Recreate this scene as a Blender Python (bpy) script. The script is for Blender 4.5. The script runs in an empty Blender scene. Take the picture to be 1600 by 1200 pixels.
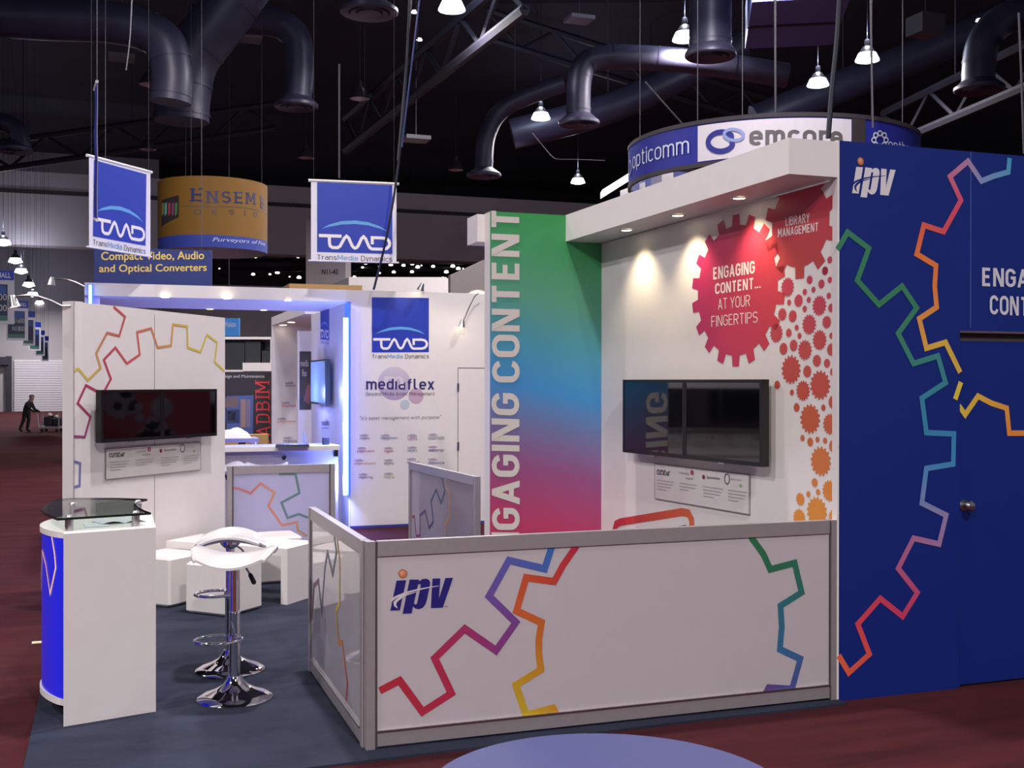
import bpy, math, random
from math import sin, cos, pi, radians, sqrt, atan2
from mathutils import Vector, Matrix
from mathutils.geometry import tessellate_polygon
random.seed(7)
S = bpy.context.scene
COL = S.collection

# ------------------------------------------------------------------ camera, world, exposure
F, PIT, ROL, TH, H = 1778.5, -0.0021, 0.0009, 0.3394, 1.757   # focal length in px, pitch, roll, yaw, eye height
cd = bpy.data.cameras.new('camera'); cam = bpy.data.objects.new('camera', cd); COL.objects.link(cam)
cd.sensor_width = 36.0; cd.lens = F / 1600 * 36.0; cd.clip_start = 0.05; cd.clip_end = 400
cam.location = (0, 0, H)
cam.rotation_mode = 'QUATERNION'
cam.rotation_quaternion = (Matrix.Rotation(-TH, 3, 'Z') @ Matrix.Rotation(pi / 2 + PIT, 3, 'X') @ Matrix.Rotation(ROL, 3, 'Z')).to_quaternion()
S.camera = cam
W = bpy.data.worlds.new('hall_air'); S.world = W; W.use_nodes = True
W.node_tree.nodes['Background'].inputs[0].default_value = (0.74, 0.76, 1.0, 1)
W.node_tree.nodes['Background'].inputs[1].default_value = 0.27
S.view_settings.view_transform = 'Standard'; S.view_settings.look = 'None'
S.view_settings.exposure = 0.12; S.view_settings.gamma = 1.0; S.view_settings.use_curve_mapping = False
S.cycles.use_denoising = True
S.cycles.max_bounces = 7
S.cycles.sample_clamp_indirect = 4.0
LAMP_W = 520.0      # one hall pendant
UP_W = 130.0         # the little that leaves a pendant through its open top
LAMP_COL = (1.0, 0.93, 0.93)
SPOT_COL = (1.0, 0.80, 0.50)

# ------------------------------------------------------------------ pixel <-> place helpers (1600 x 1200 frame)
def ray(px, py):
    x, y = (px - 800) / F, (py - 600) / F
    x, y = cos(ROL) * x + sin(ROL) * y, -sin(ROL) * x + cos(ROL) * y
    Y = cos(PIT) + y * sin(PIT); Z = sin(PIT) - y * cos(PIT)
    return Vector((x * cos(TH) + Y * sin(TH), -x * sin(TH) + Y * cos(TH), Z))
CAM = Vector((0, 0, H))
def onv(px, py, v): d = ray(px, py); return CAM + d * (v / d.y)
def onu(px, py, u): d = ray(px, py); return CAM + d * (u / d.x)
def onz(px, py, z): d = ray(px, py); return CAM + d * ((z - H) / d.z)
def dep(px, py, D): d = ray(px, py); return CAM + d * (D / (d.x * sin(TH) + d.y * cos(TH)))
class Plane:
    """An upright plane through two ground points; local a runs from p to q, b is the height, n faces the camera."""
    def __init__(s, p, q):
        s.o = Vector((p[0], p[1], 0)); s.e = Vector((q[0] - p[0], q[1] - p[1], 0)); s.len = s.e.length; s.e.normalize()
        s.n = Vector((s.e.y, -s.e.x, 0))
        if s.n.dot(CAM - s.o) < 0: s.n = -s.n
    def px(s, x, y):
        d = ray(x, y); t = s.n.dot(s.o - CAM) / s.n.dot(d); P = CAM + d * t
        return ((P - s.o).dot(s.e), P.z)
    def at(s, a, b, off=0.0): return s.o + s.e * a + Vector((0, 0, b)) + s.n * off
class Cyl:
    """An upright cylinder: a is the angle x radius measured round from the camera-facing line, b the height."""
    def __init__(s, c, r):
        s.c = Vector((c[0], c[1], 0)); s.r = r; d = (CAM - s.c); s.a0 = atan2(d.y, d.x)
    def px(s, x, y):
        d = ray(x, y); ox, oy = -s.c.x, -s.c.y
        A = d.x**2 + d.y**2; B = 2 * (ox * d.x + oy * d.y); C = ox * ox + oy * oy - s.r**2
        t = (-B - sqrt(max(B * B - 4 * A * C, 0))) / (2 * A); P = CAM + d * t
        an = atan2(P.y - s.c.y, P.x - s.c.x) - s.a0
        an = (an + pi) % (2 * pi) - pi
        return (an * s.r, P.z)
    def at(s, a, b, off=0.0):
        an = s.a0 + a / s.r
        return Vector((s.c.x + (s.r + off) * cos(an), s.c.y + (s.r + off) * sin(an), b))

# ------------------------------------------------------------------ materials
def srgb(r, g, b):
    f = lambda c: (c / 255 / 12.92) if c <= 10 else ((c / 255 + 0.055) / 1.055) ** 2.4
    return (f(r), f(g), f(b))
MATS = {}
def mat(name, c, rough=0.5, metal=0.0, emit=None, es=0.0, coat=0.0, spec=0.5, var=0.05, scale=9.0, bump=0.0, trans=0.0, attr=False, tex=None):
    if name in MATS: return MATS[name]
    m = bpy.data.materials.new(name); m.use_nodes = True; nt = m.node_tree; b = nt.nodes['Principled BSDF']
    lin = srgb(*c)
    b.inputs['Roughness'].default_value = rough; b.inputs['Metallic'].default_value = metal
    b.inputs['Specular IOR Level'].default_value = spec; b.inputs['Coat Weight'].default_value = coat
    b.inputs['Coat Roughness'].default_value = 0.04
    tc = nt.nodes.new('ShaderNodeTexCoord'); no = nt.nodes.new('ShaderNodeTexNoise')
    no.inputs['Scale'].default_value = scale; no.inputs['Detail'].default_value = 4
    nt.links.new(tc.outputs['Object'], no.inputs['Vector'])
    mx = nt.nodes.new('ShaderNodeMix'); mx.data_type = 'RGBA'; mx.blend_type = 'MULTIPLY'; mx.inputs[0].default_value = 1.0
    rp = nt.nodes.new('ShaderNodeValToRGB'); nt.links.new(no.outputs['Fac'], rp.inputs[0])
    rp.color_ramp.elements[0].position = 0.3; rp.color_ramp.elements[1].position = 0.7
    rp.color_ramp.elements[0].color = (1 - var, 1 - var, 1 - var, 1); rp.color_ramp.elements[1].color = (1, 1, 1, 1)
    nt.links.new(rp.outputs[0], mx.inputs[7])
    if attr:
        at = nt.nodes.new('ShaderNodeAttribute'); at.attribute_name = 'Col'; nt.links.new(at.outputs['Color'], mx.inputs[6])
    else: mx.inputs[6].default_value = (*lin, 1)
    nt.links.new(mx.outputs[2], b.inputs['Base Color'])
    if bump:
        bp = nt.nodes.new('ShaderNodeBump'); bp.inputs['Strength'].default_value = bump; bp.inputs['Distance'].default_value = 0.01
        n2 = nt.nodes.new('ShaderNodeTexNoise'); n2.inputs['Scale'].default_value = scale * 30; nt.links.new(tc.outputs['Object'], n2.inputs['Vector'])
        nt.links.new(n2.outputs['Fac'], bp.inputs['Height']); nt.links.new(bp.outputs[0], b.inputs['Normal'])
    if emit:
        if attr: nt.links.new(at.outputs['Color'], b.inputs['Emission Color'])
        else: b.inputs['Emission Color'].default_value = (*srgb(*emit), 1)
        b.inputs['Emission Strength'].default_value = es
    if trans:
        tr = nt.nodes.new('ShaderNodeBsdfTranslucent'); ms = nt.nodes.new('ShaderNodeMixShader'); ms.inputs[0].default_value = trans
        nt.links.new(mx.outputs[2], tr.inputs[0]); nt.links.new(b.outputs[0], ms.inputs[1]); nt.links.new(tr.outputs[0], ms.inputs[2])
        nt.links.new(ms.outputs[0], nt.nodes['Material Output'].inputs[0])
    if 'acrylic_faced' in name: b.inputs['Coat IOR'].default_value = 1.7
    MATS[name] = m; return m

WHITE = mat('white_laminate', (226, 220, 218), 0.42, var=0.03)
WHITEB = mat('white_board', (222, 216, 216), 0.5, var=0.03)
PRINT = mat('printed_ink', (255, 255, 255), 0.4, attr=True, var=0.03, scale=30)
BACKLIT = mat('backlit_ink', (255, 255, 255), 0.3, attr=True, emit=(255, 255, 255), es=0.42, coat=0.3)
ALU = mat('brushed_aluminium', (176, 168, 170), 0.42, 0.55, var=0.06, scale=20)
ACRYL = mat('acrylic_faced_panel', (200, 192, 196), 0.35, coat=1.0, trans=0.12, var=0.03)
ACRYLT = mat('translucent_acrylic_panel', (214, 210, 222), 0.3, coat=0.8, trans=0.65, var=0.03)
GAP = mat('dark_seam', (70, 62, 62), 0.7)
BLUEW = mat('blue_wall_print', (6, 35, 118), 0.45, var=0.06, scale=3)
CHROME = mat('chrome', (235, 235, 238), 0.06, 1.0, var=0.02)
STEEL = mat('satin_steel', (190, 188, 190), 0.28, 1.0, var=0.05)
BLACK = mat('black_plastic', (16, 16, 18), 0.35, var=0.1)
SCREEN = mat('glossy_black_screen', (7, 7, 9), 0.05, coat=1.0, var=0.05)
SEAT = mat('white_moulded_seat', (206, 202, 202), 0.22, coat=0.5, var=0.02)
LEATHER = mat('white_leatherette', (228, 222, 218), 0.4, var=0.04, bump=0.05)
DUCT = mat('galvanised_duct', (58, 57, 78), 0.45, 0.1, var=0.3, scale=2)
DARKST = mat('dark_steel', (36, 35, 48), 0.6, 0.0, var=0.2)
CABLE = mat('dark_cable', (34, 38, 52), 0.6)
WIRE = mat('steel_wire', (72, 70, 78), 0.5, 0.2)
SHADE = mat('lamp_shade_metal', (120, 116, 118), 0.3, 0.8, var=0.1)
BULB = mat('lit_bulb', (255, 255, 255), 0.4, emit=(255, 250, 252), es=14.0)
WARMB = mat('lit_downlight', (255, 250, 235), 0.4, emit=(255, 240, 205), es=7.0)
DIMB = mat('unlit_reflector', (200, 198, 205), 0.3, 0.0)
LEDC = mat('led_core', (255, 255, 255), 0.4, emit=(120, 205, 255), es=9.0)
LEDB = mat('led_blue_diffuser', (60, 90, 255), 0.4, emit=(30, 70, 255), es=2.0)
CLOTH = mat('banner_cloth', (236, 234, 244), 0.7, trans=0.25, var=0.03)
def glass():
    m = bpy.data.materials.new('tinted_glass'); m.use_nodes = True; nt = m.node_tree
    t = nt.nodes.new('ShaderNodeBsdfTransparent'); t.inputs[0].default_value = (0.64, 0.70, 0.67, 1)
    g = nt.nodes.new('ShaderNodeBsdfGlossy'); g.inputs['Roughness'].default_value = 0.02
    f = nt.nodes.new('ShaderNodeFresnel'); f.inputs[0].default_value = 1.5; mx = nt.nodes.new('ShaderNodeMixShader')
    ge = nt.nodes.new('ShaderNodeNewGeometry'); ma = nt.nodes.new('ShaderNodeMath'); ma.operation = 'SUBTRACT'; ma.inputs[0].default_value = 1.0; nt.links.new(ge.outputs['Backfacing'], ma.inputs[1])
    mu = nt.nodes.new('ShaderNodeMath'); mu.operation = 'MULTIPLY'; nt.links.new(f.outputs[0], mu.inputs[0]); nt.links.new(ma.outputs[0], mu.inputs[1])   # the surface mirrors once, on the way in
    nt.links.new(mu.outputs[0], mx.inputs[0]); nt.links.new(t.outputs[0], mx.inputs[1]); nt.links.new(g.outputs[0], mx.inputs[2]); nt.links.new(mx.outputs[0], nt.nodes['Material Output'].inputs[0])
    return m
GLASS = glass()

# ------------------------------------------------------------------ mesh builder
class MB:
    def __init__(s): s.v, s.f, s.fm, s.mats, s.c, s.sm = [], [], [], [], {}, []
    def m(s, mt):
        if mt not in s.mats: s.mats.append(mt)
        return s.mats.index(mt)
    def add(s, vs, fs, mt, cols=None, smooth=False):
        o = len(s.v); k = s.m(mt); s.v += [Vector(p) for p in vs]
        for f in fs: s.f.append([o + i for i in f]); s.fm.append(k); s.sm.append(smooth)
        if cols is not None:
            for i in range(len(vs)): s.c[o + i] = cols if isinstance(cols[0], float) else cols[i]
        return s
    def box(s, x0, x1, y0, y1, z0, z1, mt, M=None, bev=0.0):
        if bev:
            b = bev; vs, fs = [], []
            P = lambda x, y, z: (x, y, z)
            # chamfered box: three rings per side
            for z, i in ((z0, b), (z0 + b, 0), (z1 - b, 0), (z1, b)):
                for (x, y) in ((x0 + i + b, y0 + i), (x1 - i - b, y0 + i), (x1 - i, y0 + i + b), (x1 - i, y1 - i - b), (x1 - i - b, y1 - i), (x0 + i + b, y1 - i), (x0 + i, y1 - i - b), (x0 + i, y0 + i + b)):
                    vs.append(P(x, y, z))
            fs.append(list(range(7, -1, -1))); fs.append(list(range(24, 32)))
            for r in range(3):
                for k in range(8): fs.append([r * 8 + k, r * 8 + (k + 1) % 8, r * 8 + 8 + (k + 1) % 8, r * 8 + 8 + k])
        else:
            vs = [(x, y, z) for z in (z0, z1) for x, y in ((x0, y0), (x1, y0), (x1, y1), (x0, y1))]
            fs = [(3, 2, 1, 0), (4, 5, 6, 7), (0, 1, 5, 4), (1, 2, 6, 5), (2, 3, 7, 6), (3, 0, 4, 7)]
        if M is not None: vs = [M @ Vector(p) for p in vs]
        return s.add(vs, fs, mt)
    def pbox(s, pl, a0, a1, b0, b1, o0, o1, mt):   # a box on a plane: along a, height b, out from the face o
        vs = [pl.at(a, b, o) for b in (b0, b1) for a, o in ((a0, o0), (a1, o0), (a1, o1), (a0, o1))]
        return s.add(vs, [(3, 2, 1, 0), (4, 5, 6, 7), (0, 1, 5, 4), (1, 2, 6, 5), (2, 3, 7, 6), (3, 0, 4, 7)], mt)
    def hexa(s, lo, hi, mt):  # two matching quads
        return s.add(list(lo) + list(hi), [(3, 2, 1, 0), (4, 5, 6, 7), (0, 1, 5, 4), (1, 2, 6, 5), (2, 3, 7, 6), (3, 0, 4, 7)], mt)
    def tube(s, pts, r, mt, n=10, cap=True):
        pts = [Vector(p) for p in pts]; rs = r if isinstance(r, (list, tuple)) else [r] * len(pts)
        vs, fs = [], []; up = None
        for i, p in enumerate(pts):
            t = (pts[min(i + 1, len(pts) - 1)] - pts[max(i - 1, 0)]).normalized()
            if up is None: up = Vector((0, 0, 1)) if abs(t.z) < 0.9 else Vector((1, 0, 0))
            x = t.cross(up).normalized(); y = x.cross(t).normalized(); up = y
            vs += [p + (x * cos(2 * pi * k / n) + y * sin(2 * pi * k / n)) * rs[i] for k in range(n)]
        for i in range(len(pts) - 1):
            for k in range(n): fs.append((i * n + k, i * n + (k + 1) % n, (i + 1) * n + (k + 1) % n, (i + 1) * n + k))
        if cap: fs.append(tuple(range(n - 1, -1, -1))); fs.append(tuple((len(pts) - 1) * n + k for k in range(n)))
        return s.add(vs, fs, mt, smooth=True)
    def lathe(s, prof, mt, c=(0, 0, 0), n=32, M=None):
        vs, fs = [], []
        for r, z in prof: vs += [Vector((c[0] + r * cos(2 * pi * k / n), c[1] + r * sin(2 * pi * k / n), c[2] + z)) for k in range(n)]
        for i in range(len(prof) - 1):
            for k in range(n): fs.append((i * n + k, i * n + (k + 1) % n, (i + 1) * n + (k + 1) % n, (i + 1) * n + k))
        if M is not None: vs = [M @ v for v in vs]
        return s.add(vs, fs, mt, smooth=True)
    def prism(s, poly, z0, z1, mt, smooth=False):   # flat outline in x,y pulled up from z0 to z1
        n = len(poly); vs = [(x, y, z0) for x, y in poly] + [(x, y, z1) for x, y in poly]
        t = tessellate_polygon([[Vector((x, y, 0)) for x, y in poly]])
        fs = [tuple(reversed(f)) for f in t] + [tuple(i + n for i in f) for f in t] + [(i, (i + 1) % n, n + (i + 1) % n, n + i) for i in range(n)]
        return s.add(vs, fs, mt)
    # ---- print on a plane or cylinder
    def ink(s, pl, polys, col, off=0.002, mt=None):
        """polys: outline then holes, each a list of local (a, b); col one linear colour or a function of (a, b)."""
        mt = mt or PRINT; flat = [p for q in polys for p in q]
        t = tessellate_polygon([[Vector((a, b, 0)) for a, b in q] for q in polys])
        cs = [col(a, b) if callable(col) else col for a, b in flat]
        return s.add([pl.at(a, b, off) for a, b in flat], t, mt, [tuple(float(x) for x in (*c, 1))[:4] for c in cs])
    def stroke(s, pl, pts, w, cols, off=0.0025, mt=None, closed=False):
        """A printed line of width w through local points, its colour running through cols."""
        mt = mt or PRINT; P = [Vector(p) for p in pts]; n = len(P)
        L = [0.0]
        for i in range(1, n): L.append(L[-1] + (P[i] - P[i - 1]).length)
        def col(t):
            if len(cols) == 1: return cols[0]
            x = t * (len(cols) - 1); i = min(int(x), len(cols) - 2); k = x - i
            return tuple(a * (1 - k) + b * k for a, b in zip(cols[i], cols[i + 1]))
        vs, cs = [], []; ws = w if isinstance(w, (list, tuple)) else [w] * n
        for i in range(n):
            d1 = (P[i] - P[i - 1]).normalized() if i else None; d2 = (P[i + 1] - P[i]).normalized() if i < n - 1 else None
            if d1 is None: d1 = d2
            if d2 is None: d2 = d1
            n1 = Vector((-d1.y, d1.x)); n2 = Vector((-d2.y, d2.x)); m = n1 + n2
            m = n1 if m.length < 0.2 else m.normalized(); k = min(1 / max(m.dot(n1), 0.3), 2.0)
            for sg in (1, -1):
                q = P[i] + m * (sg * k * ws[i] / 2); vs.append(pl.at(q.x, q.y, off)); cs.append((*[float(x) for x in col(L[i] / max(L[-1], 1e-9))], 1.0))
        return s.add(vs, [(2 * i, 2 * i + 1, 2 * i + 3, 2 * i + 2) for i in range(n - 1)], mt, cs)
    def text(s, pl, txt, bl, br, tl, col, bold=0.0, off=0.003, space=1.0, mt=None, shear=0.0, w=None, serif=False):
        """Lettering fitted to three pixel corners (bottom left, bottom right, top left) on the plane."""
        A, B, C = (Vector(pl.px(*p)) for p in (bl, br, tl)); e1, e2 = B - A, C - A
        vs, fs, ly = pen(txt, w, space, serif) if w else (*glyphs(txt, bold, space, shear), None)
        pts = [A + e1 * x + e2 * y for x, y in vs]
        c = tuple(float(x) for x in (*col, 1))
        return s.add([pl.at(p.x, p.y, off + (0.0006 * ly[i] if ly else 0)) for i, p in enumerate(pts)], fs, mt or PRINT, c)
    def build(s, name, parent=None, kind=None):
        me = bpy.data.meshes.new(name)
        M = parent.matrix_basis if parent and not parent.parent else None
        if parent and parent.parent: M = parent.parent.matrix_basis @ parent.matrix_basis
        vs = s.v if M is None else [M.inverted() @ p for p in s.v]
        me.from_pydata(vs, [], s.f); 
        for mt in s.mats: me.materials.append(mt)
        me.polygons.foreach_set('material_index', s.fm); me.polygons.foreach_set('use_smooth', s.sm)
        if s.c:
            ca = me.color_attributes.new('Col', 'FLOAT_COLOR', 'POINT')
            for i in range(len(s.v)): ca.data[i].color = s.c.get(i, (0.8, 0.8, 0.8, 1))
        me.validate(); me.update()
        try:
            if any(s.sm): me.set_sharp_from_angle(angle=radians(42))
        except Exception: pass
        o = bpy.data.objects.new(name, me); COL.objects.link(o)
        if parent: o.parent = parent
        if kind: o['kind'] = kind
        return o
GC = {}
def glyphs(txt, bold, space, shear=0.0):
    k = (txt, bold, space, shear)
    if k in GC: return GC[k]
    cu = bpy.data.curves.new('g', 'FONT'); cu.body = txt; cu.offset = bold; cu.space_character = space; cu.shear = shear; cu.resolution_u = 3; cu.fill_mode = 'FRONT'
    cu.align_x = 'CENTER' if '\n' in txt else 'LEFT'
    ob = bpy.data.objects.new('g', cu); COL.objects.link(ob)
    me = bpy.data.meshes.new_from_object(ob.evaluated_get(bpy.context.evaluated_depsgraph_get()))
    vs = [(v.co.x, v.co.y) for v in me.vertices]; fs = [tuple(p.vertices) for p in me.polygons]
    bpy.data.objects.remove(ob); bpy.data.curves.remove(cu); bpy.data.meshes.remove(me)
    x0, x1 = min(v[0] for v in vs), max(v[0] for v in vs); y0, y1 = min(v[1] for v in vs), max(v[1] for v in vs)
    vs = [((x - x0) / (x1 - x0), (y - y0) / (y1 - y0)) for x, y in vs]
    GC[k] = (vs, fs); return GC[k]

# ---- a plain monoline lettering (caps and small letters drawn as pen strokes)
def _arc(cx, cy, rx, ry, a0, a1, n=9): return [(cx + rx * cos(radians(a0 + (a1 - a0) * k / n)), cy + ry * sin(radians(a0 + (a1 - a0) * k / n))) for k in range(n + 1)]
def _oval(w, h, r): return [(w, h / 2)] + _arc(w - r, h - r, r, r, 0, 90) + _arc(r, h - r, r, r, 90, 180) + _arc(r, r, r, r, 180, 270) + _arc(w - r, r, r, r, 270, 360) + [(w, h / 2)]
_ess = lambda w, h: [[(x * w / 0.5, y * h) for x, y in _arc(.25, .75, .25, .25, 25, 262) + _arc(.25, .26, .26, .26, 82, -155)]]
_LET = {
 'A': [('d', 0, 0, .30, 1), ('d', .60, 0, .30, 1), [(.1, .26), (.5, .26)]], 'B': [[(.045, .53), (.28, .53)] + _arc(.28, .765, .23, .235, -90, 90) + [(0, 1), (0, 0), (.3, 0)] + _arc(.3, .265, .26, .265, -90, 90)],
 'C': [_arc(.27, .73, .27, .27, 8, 180) + _arc(.27, .27, .27, .27, 180, 352)], 'D': [[(0, 0), (0, 1)] + _arc(.26, .73, .29, .27, 90, 0) + _arc(.26, .27, .29, .27, 0, -90) + [(.045, 0)]],
 'E': [[(.46, 1), (0, 1), (0, 0), (.46, 0)], [(0, .52), (.40, .52)]], 'F': [[(.46, 1), (0, 1), (0, 0)], [(0, .5), (.4, .5)]],
 'G': [_arc(.27, .73, .27, .27, 8, 180) + _arc(.27, .27, .27, .27, 180, 360) + [(.54, .5), (.28, .5)]], 'I': [[(0, 0), (0, 1)]], 'L': [[(0, 1), (0, 0), (.44, 0)]],
 'M': [[(0, 0), (0, 1)], [(.72, 0), (.72, 1)], ('d', .03, 1, .36, .25), ('d', .69, 1, .36, .25)], 'N': [[(0, 0), (0, 1)], [(.56, 0), (.56, 1)], ('d', .03, 1, .53, 0)], 'O': [_oval(.56, 1, .27)],
 'P': [[(0, 0), (0, 1)] + _arc(.28, .74, .26, .26, 90, -90) + [(.045, .48)]], 'R': [[(0, 0), (0, 1)] + _arc(.28, .74, .26, .26, 90, -90) + [(.045, .48)], ('d', .26, .48, .54, 0)],
 'S': _ess(.52, 1), 'T': [[(0, 1), (.56, 1)], [(.28, 1), (.28, 0)]], 'U': [[(0, 1)] + _arc(.27, .27, .27, .27, 180, 360) + [(.54, 1)]], 'V': [('d', 0, 1, .3, 0), ('d', .6, 1, .3, 0)],
 'Y': [('d', 0, 1, .29, .42), ('d', .58, 1, .29, .42), [(.29, .5), (.29, 0)]], 'H': [[(0, 0), (0, 1)], [(.55, 0), (.55, 1)], [(0, .51), (.55, .51)]], '.': [[(0, -.07), (0, .09)]],
 'a': [[(.05, .6)] + _arc(.24, .52, .21, .2, 140, 0) + [(.45, 0)], [(.45, .42)] + _arc(.2, .21, .2, .21, 90, 270) + [(.45, 0)]], 'c': [_arc(.23, .49, .23, .23, 35, 180) + _arc(.23, .23, .23, .23, 180, 325)],
 'd': [_oval(.46, .72, .22), [(.46, 1), (.46, 0)]], 'e': [[(.02, .36), (.46, .36)] + _arc(.23, .49, .23, .23, 0, 180) + _arc(.23, .23, .23, .23, 180, 320)], 'f': [_arc(.3, .8, .2, .2, 90, 180) + [(.1, 0)], [(-.04, .7), (.3, .7)]],
 'g': [_oval(.46, .72, .22), [(.46, .72)] + _arc(.24, -.04, .22, .2, 0, -140)], 'i': [[(0, 0), (0, .72)], [(0, .87), (0, 1.02)]], '\u0131': [[(0, 0), (0, .72)]], 'l': [[(0, 1)] + _arc(.16, .16, .16, .16, 180, 270) + [(.22, 0)]],
 'm': [[(0, 0), (0, .72)], _arc(.19, .5, .19, .22, 180, 0) + [(.38, 0)], [(.38, .5)] + _arc(.57, .5, .19, .22, 180, 0) + [(.76, 0)]], 'n': [[(0, 0), (0, .72)], _arc(.22, .5, .22, .22, 180, 0) + [(.44, 0)]],
 'o': [_oval(.48, .72, .23)], 'p': [_oval(.46, .72, .22), [(0, .72), (0, -.26)]], 'r': [[(0, 0), (0, .72)], _arc(.2, .5, .2, .22, 180, 70)], 's': _ess(.42, .72), 't': [[(.1, .95)] + _arc(.24, .14, .14, .14, 180, 270) + [(.32, 0)], [(-.03, .7), (.32, .7)]],
 'x': [('d', 0, 0, .43, .72), ('d', 0, .72, .43, 0)], 'y': [('d', 0, .72, .22, .0), ('d', .44, .72, .14, -.24)], 'h': [[(0, 0), (0, 1)], _arc(.22, .5, .22, .22, 180, 0) + [(.44, 0)]], 'u': [[(0, .72)] + _arc(.22, .22, .22, .22, 180, 360), [(.44, .72), (.44, 0)]]}
def strokes2d(P, w):
    P = [Vector(p) for p in P]; P = [p for i, p in enumerate(P) if i == 0 or (p - P[i - 1]).length > 1e-5]; n = len(P); vs = []
    for i in range(n):
        d1 = (P[i] - P[i - 1]).normalized() if i else None; d2 = (P[i + 1] - P[i]).normalized() if i < n - 1 else None
        d1 = d1 or d2; d2 = d2 or d1; n1 = Vector((-d1.y, d1.x)); m = n1 + Vector((-d2.y, d2.x)); m = n1 if m.length < 0.2 else m.normalized(); k = min(1 / max(m.dot(n1), 0.4), 1.8)
        vs += [tuple(P[i] + m * (k * w / 2)), tuple(P[i] - m * (k * w / 2))]
    return vs, [(2 * i, 2 * i + 1, 2 * i + 3, 2 * i + 2) for i in range(n - 1)]
def pen(txt, w, space, serif=False):
    vs, fs, ly, x = [], [], [], 0.0
    ext = lambda y: y - w / 2 if abs(y) < 0.02 else y + w / 2 if abs(y - 1) < 0.02 or abs(y - 0.72) < 0.02 else y
    for ch in txt:
        if ch == ' ': x += 0.34 * space; continue
        L = _LET[ch]; parts = []; xs = []
        for q in L:
            if q[0] == 'd':
                x0, y0, x1, y1 = q[1], ext(q[2]), q[3], ext(q[4]); hx = w / 2 * sqrt((x1 - x0) ** 2 + (y1 - y0) ** 2) / abs(y1 - y0)
                parts.append(([(x0 - hx, y0), (x0 + hx, y0), (x1 - hx, y1), (x1 + hx, y1)], [(0, 1, 3, 2)])); xs += [x0, x1]; continue
            q = list(q); xs += [p[0] for p in q]
            for i, j in ((0, 1), (-1, -2)):
                if abs(q[i][0] - q[j][0]) < 0.1 * abs(q[i][1] - q[j][1]): q[i] = (q[i][0], ext(q[i][1]))
            parts.append(strokes2d(q, w))
            if serif:
                for p, o in ((q[0], q[1]), (q[-1], q[-2])):
                    if abs(p[0] - o[0]) < 0.3 * abs(p[1] - o[1]): parts.append(strokes2d([(p[0] - 0.18, min(max(p[1], -.03), 1.03)), (p[0] + 0.18, min(max(p[1], -.03), 1.03))], 0.08))
                    elif abs(p[1] - o[1]) < 0.02 and ch in 'ELT': parts.append(strokes2d([(p[0], p[1] - 0.13), (p[0], p[1] + 0.13)], 0.08))
                for p in q[1:-1]:
                    if ch in 'BDEL' and p[0] < 0.06 and (p[1] in (0, 1)): parts.append(strokes2d([(p[0] - 0.17, p[1]), (p[0] + 0.1, p[1])], 0.08))
        for k, (a, f) in enumerate(parts):
            o = len(vs); vs += [(p[0] - min(xs) + x, p[1]) for p in a]; fs += [tuple(i + o for i in t) for t in f]; ly += [k] * len(a)
        x += max(xs) - min(xs) + (0.12 + w) * space + (0.14 if serif else 0)
    x0, x1 = min(v[0] for v in vs), max(v[0] for v in vs); y0, y1 = min(v[1] for v in vs), max(v[1] for v in vs)
    return [((a - x0) / (x1 - x0), (b_ - y0) / (y1 - y0)) for a, b_ in vs], fs, ly

# ------------------------------------------------------------------ things, parts, copies
def thing(name, label, cat, loc=(0, 0, 0), rz=0.0, group=None):
    o = bpy.data.objects.new(name, None); COL.objects.link(o); o.empty_display_size = 0.1
    o.location = loc; o.rotation_euler = (0, 0, rz)
    o.matrix_basis = Matrix.LocRotScale(Vector(loc), Matrix.Rotation(rz, 3, 'Z'), None)
    o['label'] = label; o['category'] = cat; o['kind'] = 'thing'
    if group: o['group'] = group
    return o
def tag(o, label, cat, group=None):
    o['label'] = label; o['category'] = cat; o['kind'] = 'thing'
    if group: o['group'] = group
    return o
def dup(root, loc, rz=0.0, label=None, group=None, scale=1.0):
    r = root.copy(); COL.objects.link(r); r.location = loc; r.rotation_euler = (0, 0, rz); r.scale = (scale,) * 3
    if label: r['label'] = label
    if group: r['group'] = group
    for ch in list(root.children):
        if ch.type == 'LIGHT': continue
        c = ch.copy(); COL.objects.link(c); c.parent = r
        for g in list(ch.children):
            d = g.copy(); COL.objects.link(d); d.parent = c
    return r
def light(name, kind, loc, energy, col, **kw):
    l = bpy.data.lights.new(name, kind); l.energy = energy; l.color = col
    for k, v in kw.items(): setattr(l, k, v)
    o = bpy.data.objects.new(name, l); COL.objects.link(o); o.location = loc; return o
def aim(o, target):
    o.rotation_euler = (Vector(target) - o.location).to_track_quat('-Z', 'Y').to_euler()
C3 = lambda *c: srgb(*c)

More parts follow.
